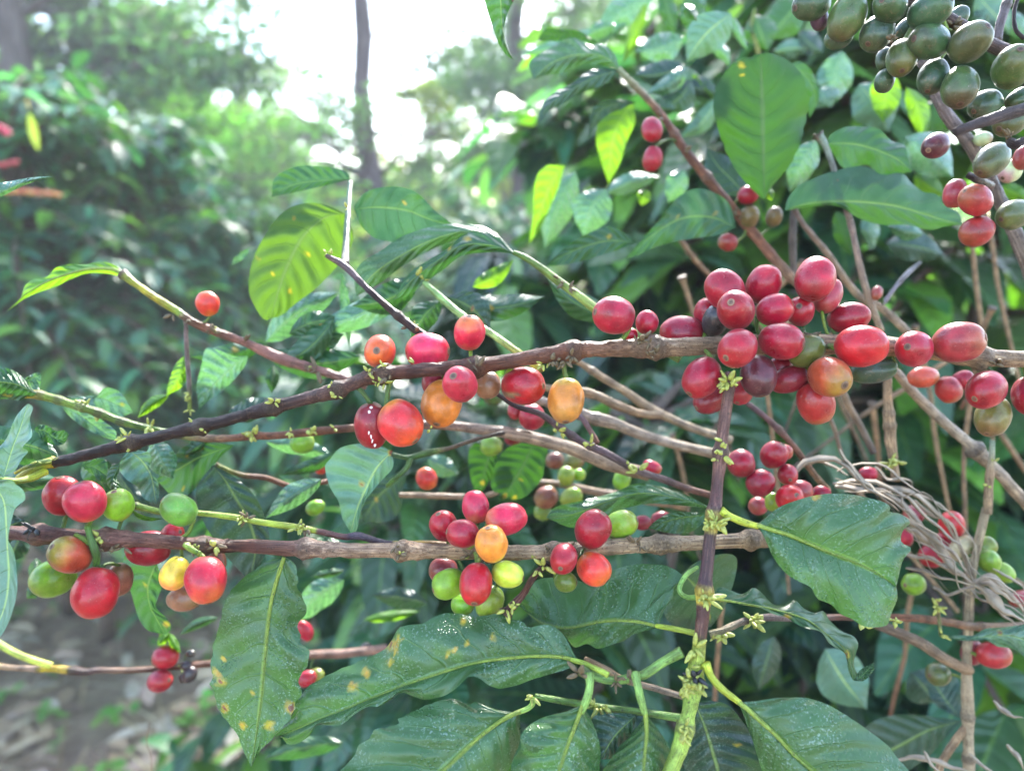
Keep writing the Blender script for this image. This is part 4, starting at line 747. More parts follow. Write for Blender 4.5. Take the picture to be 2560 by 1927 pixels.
t3.leaf('B', [(1785,450),(1680,480),(1580,520),(1480,580),(1370,650),(1300,720),(1265,800)], [(1785,450),(1700,440),(1630,445),(1560,475),(1480,540),(1380,590),(1310,650),(1272,740),(1265,800)], [(1785,450),(1740,510),(1650,560),(1500,620),(1420,672),(1350,705),(1300,765),(1265,800)], 'topd', .40, .385, .004, .004, n=44, w=8, label='second dark arching leaf below')
t3.leaf('B', [(1640,260),(1520,230),(1400,220),(1270,255)], [(1640,275),(1560,215),(1480,190),(1400,190),(1330,178),(1290,215),(1270,255)], [(1640,290),(1500,250),(1400,265),(1270,260)], 'back', .41, .42, n=28, w=5)
t3.leaf('B', [(1900,655),(1780,665),(1680,700),(1620,790),(1590,880)], [(1900,655),(1800,640),(1700,642),(1630,680),(1600,750),(1590,880)], [(1900,655),(1800,700),(1710,740),(1650,800),(1590,880)], 'topd', .42, .43, n=28, w=5)
t3.leaf('B', [(1880,660),(1800,760),(1750,900),(1730,1050),(1720,1180)], [(1880,660),(1740,700),(1660,780),(1640,900),(1670,1030),(1720,1180)], [(1880,660),(1890,780),(1840,900),(1790,1050),(1720,1180)], 'lime', .45, .46, n=30, w=6, label='light green backlit hanging leaf')
t3.leaf('F', [(1590,492),(1540,470),(1480,470),(1420,500),(1350,560)], [(1590,492),(1575,440),(1540,415),(1500,408),(1460,430),(1420,480),(1380,525),(1350,560)], [(1590,492),(1550,508),(1480,518),(1420,532),(1380,550),(1350,560)], 'mid', .39, .40, n=36, w=8, spots=[(.2,-.2,.08,'b'),(.5,-.1,.1,'y')], label='leaf with orange spots folded over the twig')
t3.leaf('F', [(1375,525),(1320,520),(1270,530),(1220,550),(1178,575)], [(1375,525),(1340,498),(1310,490),(1280,500),(1250,515),(1215,540),(1178,575)], [(1375,525),(1320,545),(1270,560),(1220,572),(1178,575)], 'mid', .37, .38, n=32, w=7, spots=[(.3,-.3,.12,'y')])
t3.leaf('B', [(1440,1060),(1370,1150),(1310,1280),(1260,1420),(1210,1560)], [(1440,1060),(1330,1060),(1260,1130),(1240,1250),(1235,1380),(1210,1560)], [(1440,1060),(1400,1200),(1350,1320),(1290,1450),(1210,1560)], 'lime', .45, .47, n=30, w=6, label='yellow green backlit leaf standing on edge')
t3.sl('B', (1510,1100),(1310,1590),210,20,.48,'pale'); t3.sl('B',(1700,1210),(1560,1520),260,30,.46,'pale'); t3.sl('B',(1960,1210),(1930,1320),90,0,.47,'lime')
t3.leaf('C', [(540,1280),(538,1100),(532,900),(528,700),(522,500),(520,345)], [(540,1280),(490,1240),(430,1180),(350,1080),(280,930),(225,760),(212,650),(240,545),(290,460),(350,405),(410,368),(448,372),(480,352),(520,345)], [(540,1280),(600,1180),(690,1080),(750,970),(795,830),(805,760),(826,680),(815,580),(785,490),(740,430),(690,385),(640,362),(590,345),(555,338),(520,345)], 'back', .375, .365, .006, .006, bulge=.002, n=60, w=11, ruffle=.0022, teeth=.05, spots=[(.86,-.75,.10,'y'),(.8,-.55,.05,'y')], label='big upright oval leaf hanging in shade against bright leaves')
t3.sl('C', (560,1200),(590,1290),60,0,.39,'lime')
t3.leaf('C', [(430,1260),(330,1150),(240,1060),(170,950)], [(430,1260),(250,1240),(160,1100),(170,950)], [(430,1260),(420,1150),(330,1020),(170,950)], 'topd', .42, .43, n=24, w=5)
t3.leaf('C', [(700,420),(790,470),(850,560),(870,650),(830,760)], [(700,420),(760,395),(830,440),(880,540),(885,650),(830,760)], [(700,420),(760,520),(810,600),(820,700),(830,760)], 'mid', .42,.43, n=26, w=5)
# twig with long leaves on the right
t4 = Plant('coffee_branch', 'knotty grey twig standing between two long dark leaves at right', 'branch', (2170, 900, .37), GB)
t4.stem('C', [(880,860,20,.37),(930,930,22,.37),(980,1070,22,.37),(1010,1200,26,.37),(1050,1290,22,.37),(1090,1420,24,.37),(1120,1560,22,.37),(1150,1700,24,.37),(1190,1850,26,.37),(1240,2000,26,.37),(1290,2120,24,.37)], [(0,(.3,.4,.3)),(.2,(.2,.2,.17)),(.4,(.25,.17,.15)),(1,TN)], nodes=[(1700+1010*K,1200*K),(1700+1085*K,1410*K),(1700+930*K,930*K),(1700+1215*K,1920*K)], rough=.16, rs=0.85)
t4.buds('C', [(860,880),(1010,1190),(1080,1400)], .362, 5, 1.7, 'budb')
t4.leaf('C', [(670,1350),(800,1310),(950,1295),(1100,1295),(1300,1310),(1450,1340),(1600,1385),(1720,1420),(1812,1440)], [(670,1350),(690,1270),(760,1190),(850,1145),(940,1110),(1050,1080),(1150,1063),(1220,1075),(1300,1120),(1420,1108),(1480,1170),(1560,1230),(1640,1243),(1690,1310),(1780,1360),(1812,1440)], [(670,1350),(800,1330),(1000,1320),(1150,1400),(1300,1440),(1450,1440),(1600,1472),(1700,1450),(1812,1440)], 'mid', .36, .37, .005, .003, n=56, w=9, label='long backlit leaf lying level with a wavy upper edge')
t4.leaf('C', [(940,920),(1050,920),(1150,930),(1280,970),(1390,1020),(1490,1100)], [(940,920),(960,870),(1020,830),(1080,812),(1190,812),(1280,832),(1340,890),(1370,910),(1440,930),(1460,1010),(1490,1100)], [(940,920),(985,990),(1030,1065),(1095,1088),(1160,1060),(1210,1062),(1270,1115),(1350,1132),(1420,1112),(1490,1100)], 'mid', .375, .37, .004, .004, n=44, w=8, label='dark leaf above the long level one')
for (b,t,w,bd,d,m_) in [((900,560),(960,690),230,10,.50,'pale'),((1330,440),(1300,790),210,0,.48,'lime'),((1150,540),(1330,850),330,-20,.50,'grey'),((1450,560),(1560,900),150,-30,.46,'lime'),((1650,640),(1600,900),220,10,.47,'back'),
  ((1440,880),(1750,1140),300,-20,.45,'pale'),((870,900),(700,1230),190,10,.44,'pale'),((1500,1120),(1700,1250),150,10,.47,'lime'),((2060,1190),(2250,1290),110,0,.47,'lime'),((1040,330),(960,690),230,10,.52,'pale'),
  ((1320,1560),(1700,1640),200,-20,.50,'topd'),((1560,1500),(1320,1440),120,-10,.44,'pale'),((1000,1350),(1100,1650),130,0,.48,'back'),((1200,1350),(1240,1600),120,0,.5,'pale'),((1380,1380),(1480,1440),90,0,.45,'lime')]:
    t4.sl('C', b, t, w, bd, d, m_)
# diagonal thick tan branch
t5 = Plant('coffee_branch', 'thick tan bare branch running diagonally behind the red cluster to the right edge', 'branch', (2620, 1300, .39), GB)
t5.stem('C', [(730,1340,22,.40),(800,1450,24,.40),(940,1620,28,.40),(1130,1880,32,.40),(1300,1980,34,.39),(1450,2120,36,.38),(1600,2260,30,.38)], [(0,(.3,.2,.17)),(.5,TN),(1,TN)], nodes=[(1700+940*K,1610*K)], rough=.16, rs=0.72)
t5.stem('G', [(1250,640,30,.36),(1380,740,34,.36),(1500,880,38,.36),(1720,1090,40,.36),(1850,1200,42,.36),(1960,1310,44,.36),(2070,1420,46,.36),(2203,1570,46,.36),(2350,1750,46,.36)], [(0,TN),(.5,(.40,.31,.22)),(1,TN)], nodes=[(1700+1735*K,640+1100*K),(1700+2030*K,640+1380*K),(1700+1480*K,640+860*K)], rough=.16, rs=0.8)
t5.stem('F', [(1715,455,7,.42),(1712,520,8,.42),(1715,600,8,.42)], [(0,GYB),(1,GYB)], name='side_twig')
t5.stem('G', [(1330,780,26,.35),(1330,900,26,.35),(1345,1100,30,.35),(1350,1200,34,.35),(1370,1330,26,.35),(1380,1440,30,.35)], [(0,TN),(1,TN)], name='side_twig', nodes=[(1700+1335*K,640+920*K),(1700+1350*K,640+1160*K)])
t5.stem('G', [(1030,830,20,.38),(1080,960,22,.38),(1150,1080,22,.38),(1240,1260,22,.38)], [(0,TN),(1,GYB)], name='side_twig')
t5.stem('G', [(930,980,14,.37),(990,1110,14,.37),(1030,1250,12,.37),(1100,1400,10,.37)], [(0,TN),(1,GYB)], name='side_twig')
t5.stem('G', [(1300,310,12,.38),(1380,200,14,.38),(1460,110,16,.38),(1540,40,12,.38)], [(0,(.3,.25,.3)),(1,(.3,.33,.36))], name='side_twig')
t5.stem('G', [(2000,1180,14,.35),(1995,1300,18,.35),(1980,1420,26,.35),(1970,1650,26,.35)], [(0,(.25,.35,.25)),(.4,TN),(1,TN)], name='side_twig')
t5.buds('G', [(1320,1320),(1300,1350),(1430,1350),(1440,1330),(2050,1320),(1950,1470)], .345, 5, 2.0)
for q in [('G',1560,775,68,102,5,None,'orgn',.335), ('G',1720,855,78,90,120,None,'bred',.335), ('G',1810,795,62,70,40,None,'crim',.337)]: t5.cherry(*q)
t5.cherry('G', 1258,238,40,52,60,None,'dull',.37)
rt = random.Random(31)
for _ in range(20):
    x0, y0, d0_ = rt.uniform(1650, 2560), rt.uniform(420, 1500), rt.uniform(.42, .56); a_ = rt.choice([rt.uniform(.4, 1.1), rt.uniform(1.2, 1.9), rt.uniform(2.0, 2.6)]); L_ = rt.uniform(250, 600)
    P_ = [((x0+math.cos(a_)*L_*t+22*noise.noise(Vector((t*2, x0, 0)))-1700)/K, (y0+math.sin(a_)*L_*t+22*noise.noise(Vector((t*2, y0, 5))))/K, rt.uniform(11, 16)*(1.2-.5*t), d0_+.05*t) for t in (0, .25, .5, .75, 1)]
    t5.stem('C', P_, [(0, TN), (1, rt.choice([TN, GYB, PK]))], nodes=[(x0+math.cos(a_)*L_*q, y0+math.sin(a_)*L_*q) for q in (.3, .7)], name='side_twig', sides=9)
# dense vertical stem lower right
t6 = Plant('coffee_plant', 'straight pale tan stem standing upright at lower right', 'plant', (2420, 1990, .36))
t6.stem('J', [(1960,-20,24,.36),(1930,120,26,.36),(1890,300,24,.36),(1860,500,24,.36),(1845,800,28,.36),(1835,1000,28,.36),(1840,1200,36,.36),(1845,1400,30,.36),(1850,1700,32,.36),(1850,1850,32,.36)], [(0,(.42,.33,.2)),(1,(.38,.30,.2))], nodes=[(1700+1840*K,1277+1210*K),(1700+1935*K,1277+110*K),(1700+1850*K,1277+760*K)], rough=.12, sides=16)
t6.stem('J', [(1835,1370,22,.36),(1760,1480,24,.36),(1680,1600,24,.36),(1640,1720,24,.36)], [(0,TN),(1,TN)], name='side_twig')
for q in [('J',2010,920,84,104,5,None,'bred',.355), ('J',1870,905,70,85,80,None,'dred',.37), ('J',1655,1045,72,76,0,None,'dolv',.37), ('J',1497,468,70,76,0,None,'lime',.37), ('J',1740,90,82,96,110,None,'red',.375), ('J',1630,280,78,96,20,None,'crim',.38), ('J',1440,170,50,60,90,None,'crim',.39), ('J',1500,20,60,70,30,None,'dull',.39),
  ('J',1810,240,70,94,60,None,'tan',.37), ('J',1940,230,70,82,30,None,'lime',.365),('J',1980,320,66,80,120,None,'lime',.36),('J',2060,390,62,80,150,None,'lime',.362),('J',2180,560,50,80,20,None,'dull',.37),('J',1690,200,60,80,10,None,'crim',.385)]: t6.cherry(*q)
t6.leaf('J', [(1690,798),(1850,818),(2000,800),(2120,800),(2300,860)], [(1690,798),(1800,795),(1880,795),(1950,755),(2050,745),(2150,735),(2300,720)], [(1690,798),(1800,828),(1900,830),(2000,825),(2020,865),(2120,880),(2200,930),(2300,1030)], 'pale', .33, .32, n=36, w=7, spots=[(.55,-.3,.12,'b')], label='leaf with a brown patch entering from the right edge')
t6.stem('J', [(1640,560,10,.335),(1660,700,12,.335),(1670,790,12,.332),(1690,798,12,.33)], [(0,TN),(1,GR)], name='side_twig'); t6.buds('J', [(1660,600),(1650,640),(1640,770),(1680,640),(1700,640)], .33, 5, 1.7)
t6.leaf('J', [(1800,1330),(1700,1210),(1640,1120),(1600,1040)], [(1800,1330),(1650,1250),(1580,1130),(1600,1040)], [(1800,1330),(1800,1150),(1760,1060),(1600,1040)], 'topd', .42, .43, n=24, w=5)
t6.leaf('J', [(1810,1340),(1600,1400),(1450,1480),(1300,1560),(1180,1640)], [(1810,1340),(1650,1320),(1450,1300),(1250,1340),(1150,1450),(1180,1640)], [(1810,1340),(1700,1450),(1580,1580),(1400,1680),(1180,1640)], 'topd', .40, .42, n=34, w=7, label='large shaded leaf at the lower right')
# lower right horizontal twig & bits
t7 = Plant('coffee_branch', 'thin dark twig with bud tufts running right below the vertical twig', 'branch', (1760, 1590, .30), GB)
t7.stem('J', [(190,790,26,.285),(260,770,24,.285),(400,710,22,.29),(520,685,22,.295),(600,680,24,.30),(760,690,18,.31),(1000,680,20,.32),(1250,680,22,.33),(1450,685,24,.335),(1650,700,26,.345),(1900,740,26,.355),(2250,740,28,.36)], [(0,(.3,.25,.12)),(.1,(.12,.09,.09)),(.25,(.2,.15,.15)),(.4,BR),(.6,PK),(1,TN)], nodes=[(1700+570*K,1277+685*K),(1700+1390*K,1277+680*K)], rough=.12)
t7.buds('J', [(220,790),(230,850),(290,820),(270,800),(530,650),(560,640),(560,740),(600,740),(540,760),(580,720),(1370,700),(1390,710),(1180,730),(1150,715)], .285, 6, 1.9)
t7.stem('J', [(1200,700,30,.35),(1400,780,34,.35),(1550,850,36,.35),(1700,950,34,.35),(1850,1020,34,.36)], [(0,GYB),(1,TN)], name='side_twig', label='peeling tan twig')
t7.sl('J',(600,800),(500,1150),180,0,.46,'topd'); 
t7.sl('J', (930,880),(1200,1270),330,20,.44,'grey',label='dead grey leaf')
t7.sl('J', (1480,1030),(1650,1230),260,0,.46,'topd')
# ---- tan / brown twigs in the middle
m1 = Plant('coffee_branch', 'dark twig slanting down right under the orange cherry', 'branch', (1900, 1290, .33), GB)
m1.stem('E', [(1000,880,14,.30),(1130,960,18,.30),(1280,1010,20,.30),(1400,1090,24,.302),(1550,1190,22,.305),(1700,1260,26,.308),(1900,1370,24,.312),(2100,1440,24,.316),(2203,1480,22,.32),(2400,1540,22,.325)], [(0,DK),(.4,(.12,.07,.09)),(.7,(.2,.13,.12)),(1,PK)], nodes=[(850+1385*K,640+1080*K),(850+1640*K,640+1235*K),(850+1950*K,640+1395*K)], rough=.12)
m1.stem('E', [(1500,980,14,.315),(1560,1050,18,.312),(1610,1130,18,.31),(1650,1200,18,.308)], [(0,(.2,.13,.17)),(1,PK)], name='side_twig')
m1.buds('E', [(1370,1070),(1390,1120),(1410,1130),(1600,1180),(1640,1190),(1620,1210),(1900,1340),(1960,1410),(1380,1100)], .302, 5, 1.7)
m1.cherry('E', 1230,1030,86,84,0,None,'crim',.335); m1.cherry('E', 2000,1350,40,64,155,None,'pink',.345); m1.cherry('E', 1120,990,50,60,90,None,'dred',.34)
m2 = Plant('coffee_branch', 'pair of pale tan bare twigs sloping down right behind the cherries', 'branch', (1850, 1100, .40), GB)
m2.stem('E', [(1480,650,18,.38),(1590,720,20,.385),(1700,790,24,.385),(1830,870,24,.385),(1960,960,30,.388),(2203,1080,26,.39),(2500,1180,26,.40)], [(0,TN),(1,(.42,.33,.22))], nodes=[(850+1960*K,640+960*K)])
m2.stem('E', [(1200,790,20,.37),(1300,840,22,.37),(1600,880,28,.37),(1760,950,30,.37),(1930,1010,26,.375),(2060,1020,24,.38)], [(0,TN),(1,TN)], name='side_twig', nodes=[(850+1740*K,640+940*K)])
m2.stem('E', [(1200,900,28,.36),(1400,960,30,.36),(1600,1030,34,.36),(1750,1070,38,.36),(1950,1150,34,.365),(2203,1220,32,.37),(2500,1290,32,.38)], [(0,(.38,.28,.22)),(1,(.42,.33,.22))], name='side_twig', nodes=[(850+1740*K,640+1065*K),(850+2010*K,640+1165*K)])
m2.stem('G', [(400,920,16,.34),(520,1010,18,.34),(650,1130,20,.34),(760,1260,20,.345),(860,1400,20,.35),(950,1500,20,.355)], [(0,(.15,.08,.1)),(.6,PK),(1,TN)], name='side_twig', nodes=[(1700+690*K,640+1165*K)])
m3 = Plant('coffee_branch', 'thin dark side twig from above with unripe green cherry bunch behind', 'branch', (1900, 1240, .42), GB)
m3.stem('E', [(380,1530,18,.38),(620,1535,20,.38),(850,1540,18,.38),(1000,1520,16,.385),(1300,1450,20,.40),(1700,1520,26,.41),(2203,1600,30,.42)], [(0,TN),(.5,(.38,.27,.2)),(1,TN)], nodes=[(850+620*K,640+1535*K)], label='pinkish tan twig')
for q in [('E',555,1425,68,75,120,None,'rorg',.355), ('E',1450,1410,60,66,90,None,'lime',.395), ('E',1480,1545,62,78,30,None,'lime',.385), ('E',1320,1545,74,80,20,None,'brn',.395), ('E',1500,1315,52,66,0,None,'olb',.41), ('E',1375,1310,55,60,0,None,'brn',.42), ('E',1805,1435,60,68,70,None,'lime',.39), ('E',970,1215,66,74,0,None,'oliv',.375), ('E',1300,1640,54,60,0,None,'oliv',.40), ('E',1110,1160,55,60,0,None,'dred',.40), ('E',1530,1400,40,44,0,None,'lime',.40),('E',980,900,60,66,0,None,'dolv',.40),
  ('G',392,1327,87,92,90,None,'crim',.315), ('G',602,1272,84,92,60,None,'crim',.32), ('G',515,1452,85,93,40,None,'crim',.312), ('G',690,1400,66,72,0,(-10,20),'crim',.318), ('G',665,1255,50,56,0,None,'dull',.33), ('G',775,1500,66,74,0,None,'dull',.325), ('G',905,1520,52,60,0,None,'crim',.33), ('G',595,1575,50,64,90,None,'lime',.325), ('G',700,1548,84,92,0,(10,-25),'red',.308), ('G',500,1600,60,60,0,None,'dull',.34), ('G',1205,1395,46,58,0,None,'crim',.35), ('I',1935,75,48,60,0,None,'dred',.34), ('I',2060,60,60,70,0,None,'dred',.36)]: m3.cherry(*q)
m3.leaf('E', [(1000,1190),(960,1280),(930,1380),(900,1520)], [(1000,1190),(860,1200),(820,1290),(840,1430),(870,1510),(900,1520)], [(1000,1190),(1000,1300),(970,1420),(900,1520)], 'back', .385, .39, n=26, w=6, spots=[(.8,0,.2,'y')])
m3.leaf('E', [(1240,1190),(1200,1290),(1140,1400),(1080,1500),(1030,1570)], [(1240,1190),(1110,1210),(1030,1270),(980,1380),(965,1470),(1030,1570)], [(1240,1190),(1325,1220),(1310,1330),(1290,1430),(1200,1530),(1120,1560),(1030,1570)], 'back', .38, .385, n=30, w=7, spots=[(.6,.2,.1,'y'),(.85,.7,.18,'y'),(.4,.8,.1,'y'),(.9,0,.16,'b')], label='backlit leaf with yellow spotted margin')
m3.leaf('F', [(1540,1098),(1470,1078),(1390,1065),(1320,1080),(1240,1110),(1180,1118)], [(1540,1098),(1460,1060),(1380,1044),(1330,1062),(1270,1078),(1200,1095),(1180,1118)], [(1540,1098),(1450,1090),(1400,1088),(1350,1098),(1300,1120),(1240,1140),(1180,1118)], 'top', .295, .31, .004, .004, n=40, w=8, ruffle=.003, label='dark glossy wavy leaf behind the lower branch')
m3.leaf('F', [(1540,1110),(1460,1120),(1400,1140)], [(1540,1110),(1460,1105),(1420,1122),(1400,1140)], [(1540,1112),(1490,1150),(1440,1150),(1400,1140)], 'top', .298, .30, n=22, w=5)
m3.leaf('E', [(430,1400),(350,1450),(260,1520),(200,1600),(150,1700)], [(430,1400),(300,1420),(190,1500),(130,1600),(150,1700)], [(430,1400),(400,1500),(390,1620),(300,1700),(150,1700)], 'topd', .40, .40, n=26, w=6, spots=[(.6,0,.15,'y')])
# ---- low twig at bottom left with two dark red cherries
l1 = Plant('coffee_branch', 'blurred low twig with yellow patches and two small dark red cherries at lower left', 'branch', (1180, 1620, .42), GB)
l1.stem('H', [(-80,980,18,.37),(100,1005,18,.37),(340,1010,20,.37),(400,1015,24,.37),(560,1030,22,.37),(620,1020,20,.37),(800,1020,18,.375),(1000,1010,20,.38),(1250,985,22,.39),(1600,960,22,.40),(2000,920,26,.41),(2203,910,28,.415),(2480,880,30,.42)], [(0,YE),(.04,TN),(.12,(.3,.2,.15)),(.135,YE),(.2,(.6,.42,.05)),(.205,DK),(.27,(.14,.08,.07)),(.32,(.3,.18,.12)),(.4,BR),(.6,PK),(1,(.3,.17,.13))], nodes=[(640*K,1277+1020*K),(1200*K,1277+990*K)])
l1.stem('H', [(-80,800,20,.365),(60,890,22,.365),(200,950,22,.365),(330,990,22,.368)], [(0,LG),(1,(.5,.55,.08))], mat='green', name='side_twig')
for q in [('H',1058,935,74,80,0,None,'crim',.375), ('H',1024,1087,70,88,15,None,'crim',.372), ('H',1950,765,50,76,120,None,'crim',.38), ('H',1965,1072,50,64,20,None,'crim',.39), ('H',2030,1050,44,50,0,None,'oliv',.40)]: l1.cherry(*q)
for q in [('H',1215,1048,44,55,60,None,'blk',.378), ('H',1222,912,26,30,0,None,'blk',.38), ('H',1170,1070,26,34,90,None,'blk',.378),('H',1190,990,30,34,0,None,'blk',.378),('I',170,880,40,40,0,None,'blk',.42)]: l1.cherry(*q)
l1.sl('H', (1080,780),(1010,860),70,0,.375,'lime'); l1.sl('H',(1085,780),(1160,910),60,10,.375,'lime'); l1.sl('H',(1400,680),(1140,800),60,20,.40,'mid')
l1.sl('H', (2203,440),(1900,720),190,40,.40,'pale',label='pale bluish blurred leaf'); l1.sl('I',(560,590),(200,540),140,10,.42,'topd'); l1.sl('I',(150,700),(520,640),70,0,.43,'lime'); l1.sl('H',(2203,1480),(1690,1590),140,20,.42,'mid'); l1.sl('H',(250,480),(170,560),90,0,.36,'mid'); l1.sl('H',(230,300),(240,500),110,0,.37,'mid')
l1.sl('H', (2180,200),(1960,250),130,0,.36,'mid'); l1.sl('H',(2203,380),(1990,420),60,0,.38,'mid'); l1.sl('H',(150,120),(50,330),180,0,.36,'topd')
l1.stem('I', [(1570,945,16,.262),(1700,1010,20,.264),(1820,1080,20,.266),(2000,1130,20,.268),(2203,1190,20,.27)], [(0,TN),(1,(.34,.26,.19))], name='side_twig', label='bare tan twig piece')
l1.stem('I', [(1330,330,28,.262),(1290,370,24,.262),(1240,420,22,.261),(1180,520,22,.260),(1120,590,28,.26),(1060,660,30,.26)], [(0,DK),(.5,BR),(1,(.12,.05,.06))], name='side_twig', nodes=[(850+1280*K,1277+370*K),(850+1110*K,1277+600*K)], label='short dark purple twig')
l1.buds('I', [(1100,630),(1120,620),(1040,620),(1270,355),(1280,350)], .256, 5, 1.5)
l1.stem('H', [(958,1350,3,.40),(940,1480,3,.40),(965,1560,3,.40),(972,1665,3,.40)], [(0,TN),(1,TN)], name='fibre')
# hanging leaf at the top edge
h1 = Plant('coffee_shoot', 'dark green leaf pair hanging in from the top edge of the picture', 'shoot', (1290, -90, .30))
h1.stem('B', [(1150,-230,12,.30),(1120,-120,12,.30),(1110,-40,10,.30),(1105,10,7,.30)], [(0,BR),(1,(.3,.1,.15))])
h1.leaf('B', [(1030,-90),(1030,0),(1035,120),(1050,240),(1075,320),(1115,385)], [(1030,-90),(935,-60),(925,0),(950,90),(985,200),(1025,300),(1070,360),(1115,385)], [(1030,-90),(1110,-60),(1112,0),(1068,100),(1052,180),(1058,250),(1085,330),(1115,385)], 'mid', .30, .31, .005, .005, n=36, w=7, label='pointed leaf hanging straight down')
# top right background shoot leaves
h2 = Plant('coffee_shoot', 'pale sheeny leaves against the white sky at top centre right', 'shoot', (2030, 300, .55))
h2.stem('C', [(480,60,10,.55),(460,180,12,.55),(500,330,14,.55),(520,500,16,.56),(560,700,18,.58)], [(0,LG),(1,TN)])
for (c,b,t,w,bd,d,m_) in [('B',(1850,150),(1130,350),140,-30,.52,'pale'),('B',(1760,160),(1560,250),110,10,.5,'pale'),('B',(2000,-20),(1640,260),200,40,.55,'pale'),('B',(1960,20),(1810,420),80,0,.5,'lime'),('B',(2203,240),(1880,330),200,-30,.5,'pale'),
  ('B',(2203,420),(1880,480),180,-30,.47,'topd'),('B',(2230,430),(1960,600),120,-30,.46,'pale'),('B',(2250,520),(2050,700),220,-30,.47,'topd'),('B',(2060,-60),(2150,220),120,0,.5,'mid'),('B',(2150,700),(1960,640),120,-20,.46,'mid'),
  ('C',(60,-40),(130,260),170,10,.5,'mid'),('C',(330,90),(40,400),260,30,.42,'grey'),('C',(480,100),(560,330),220,0,.55,'mid'),('C',(340,110),(440,330),60,10,.5,'pale'),('C',(180,280),(320,430),90,-30,.5,'pale'),('C',(760,210),(920,340),170,10,.55,'topd'),
  ('C',(780,0),(560,260),240,0,.6,'mid'),('C',(600,330),(860,330),120,-20,.55,'grey'),('C',(240,600),(0,560),170,10,.5,'topd'),('C',(230,630),(0,880),130,-40,.5,'grey'),('C',(80,480),(220,640),90,0,.5,'lime'),('C',(0,420),(120,690),200,10,.52,'mid'),
  ('C',(1900,-30),(2110,200),240,0,.5,'grey'),('C',(1980,0),(1960,260),200,0,.5,'topd'),('C',(2203,250),(2100,60),150,0,.55,'pale'),('C',(30,30),(110,140),90,0,.4,'mid'),('B',(1700,1240),(2050,1130),130,-20,.5,'grey'),('B',(2203,1090),(2100,1300),150,0,.5,'pale')]:
    h2.sl(c, b, t, w, bd, d, m_)
# dry grass clump
g1 = Plant('dry_grass_tuft', 'tuft of withered straw coloured grass blades tangled on the right branches', 'dry grass', (2420, 1470, .34))
GL = [('G',[(740,1390),(800,1320),(900,1290),(1000,1310),(1080,1360),(1150,1430),(1270,1530),(1400,1640)],26),('G',[(760,1360),(850,1310),(960,1330),(1080,1400)],20),('G',[(980,1450),(1150,1440),(1300,1450),(1430,1540),(1600,1680),(1800,1860)],24),('G',[(1020,1240),(1100,1340),(1200,1480),(1350,1560),(1480,1640)],16),
 ('G',[(1000,1480),(1200,1500),(1400,1500),(1560,1560),(1680,1690),(1800,1850),(1880,2040)],30),('J',[(1340,10),(1470,60),(1600,140),(1700,240),(1800,330),(1880,450)],26),('J',[(1500,-60),(1620,20),(1720,80),(1790,220),(1850,380),(1880,450)],24),('J',[(1450,280),(1600,310),(1740,380),(1880,450)],24),('J',[(1450,360),(1600,400),(1740,440),(1880,470)],16),('J',[(1430,100),(1550,160),(1660,230),(1720,330),(1800,400),(1880,460)],30),
 ('J',[(1620,490),(1720,540),(1800,500),(1890,480)],20),('J',[(1880,450),(1980,420),(2060,480),(2150,560),(2220,680)],34),('J',[(1880,470),(1960,520),(2060,620),(2150,680),(2230,720)],34),('J',[(1880,460),(2000,480),(2100,560),(2203,600)],24),('J',[(1880,500),(1980,560),(2040,640),(2180,760)],16),('J',[(1380,1600),(1500,1570),(1640,1590),(1760,1640),(1900,1690)],18),('J',[(1560,1540),(1600,1620),(1700,1680)],14),('J',[(1850,1560),(1950,1640),(2050,1700)],14),('J',[(2100,1500),(2170,1580),(2203,1660)],14),('J',[(2000,1220),(2100,1290),(2203,1330)],14),
 ('J',[(1290,-120),(1400,-60),(1480,20),(1560,120),(1650,260)],20),('G',[(1250,1350),(1330,1420),(1460,1430),(1490,1500)],14)]
rg = random.Random(9)
for _ in range(14):
    c0, p0, w0 = rg.choice(GL[:16]); ox, oy = rg.gauss(0, 70), rg.gauss(0, 70)
    GL.append((c0, [(x+ox+rg.gauss(0, 34), y+oy+rg.gauss(0, 34)) for x, y in p0], rg.choice([3, 4, 6, 9])))
for (c, pts, w_) in GL:
    k = sc(c); dd = random.uniform(.318, .352); kx = random.random()*50
    P3 = cr([px(c, *p) for p in pts], 18); V, Fc = [], []; tw = random.uniform(0, 3)
    P3 = [(x+6*noise.noise(Vector((x*.02, kx, 0))), y+9*noise.noise(Vector((kx, x*.03, y*.03)))) for x, y in P3]
    for i, (x, y) in enumerate(P3):
        t = i/17; a, b_ = P3[max(0, i-1)], P3[min(17, i+1)]; L = math.dist(a, b_) or 1
        nx, ny = -(b_[1]-a[1])/L, (b_[0]-a[0])/L; ww = w_*k*1.15*(.15+.85*math.sin(math.pi*min(1, t*.9+.08)))*(.72+.28*math.sin(tw+t*4))*(1+.5*noise.noise(Vector((t*9, kx, 0))))
        for s_, dz in ((-1, .0010), (-.3, .0002), (.3, -.0006), (1, .0012)):
            V.append(at(x+nx*ww*s_, y+ny*ww*s_, dd+dz*2+.004*math.sin(tw+t*5)))
    for i in range(17):
        for j in range(3): a = i*4+j; Fc.append((a, a+1, a+5, a+4))
    g1.mesh('grass_blade', V, Fc, 'dry')
# big tangle of dark leaves just behind, right half (one shrub body)
HAZE = .008
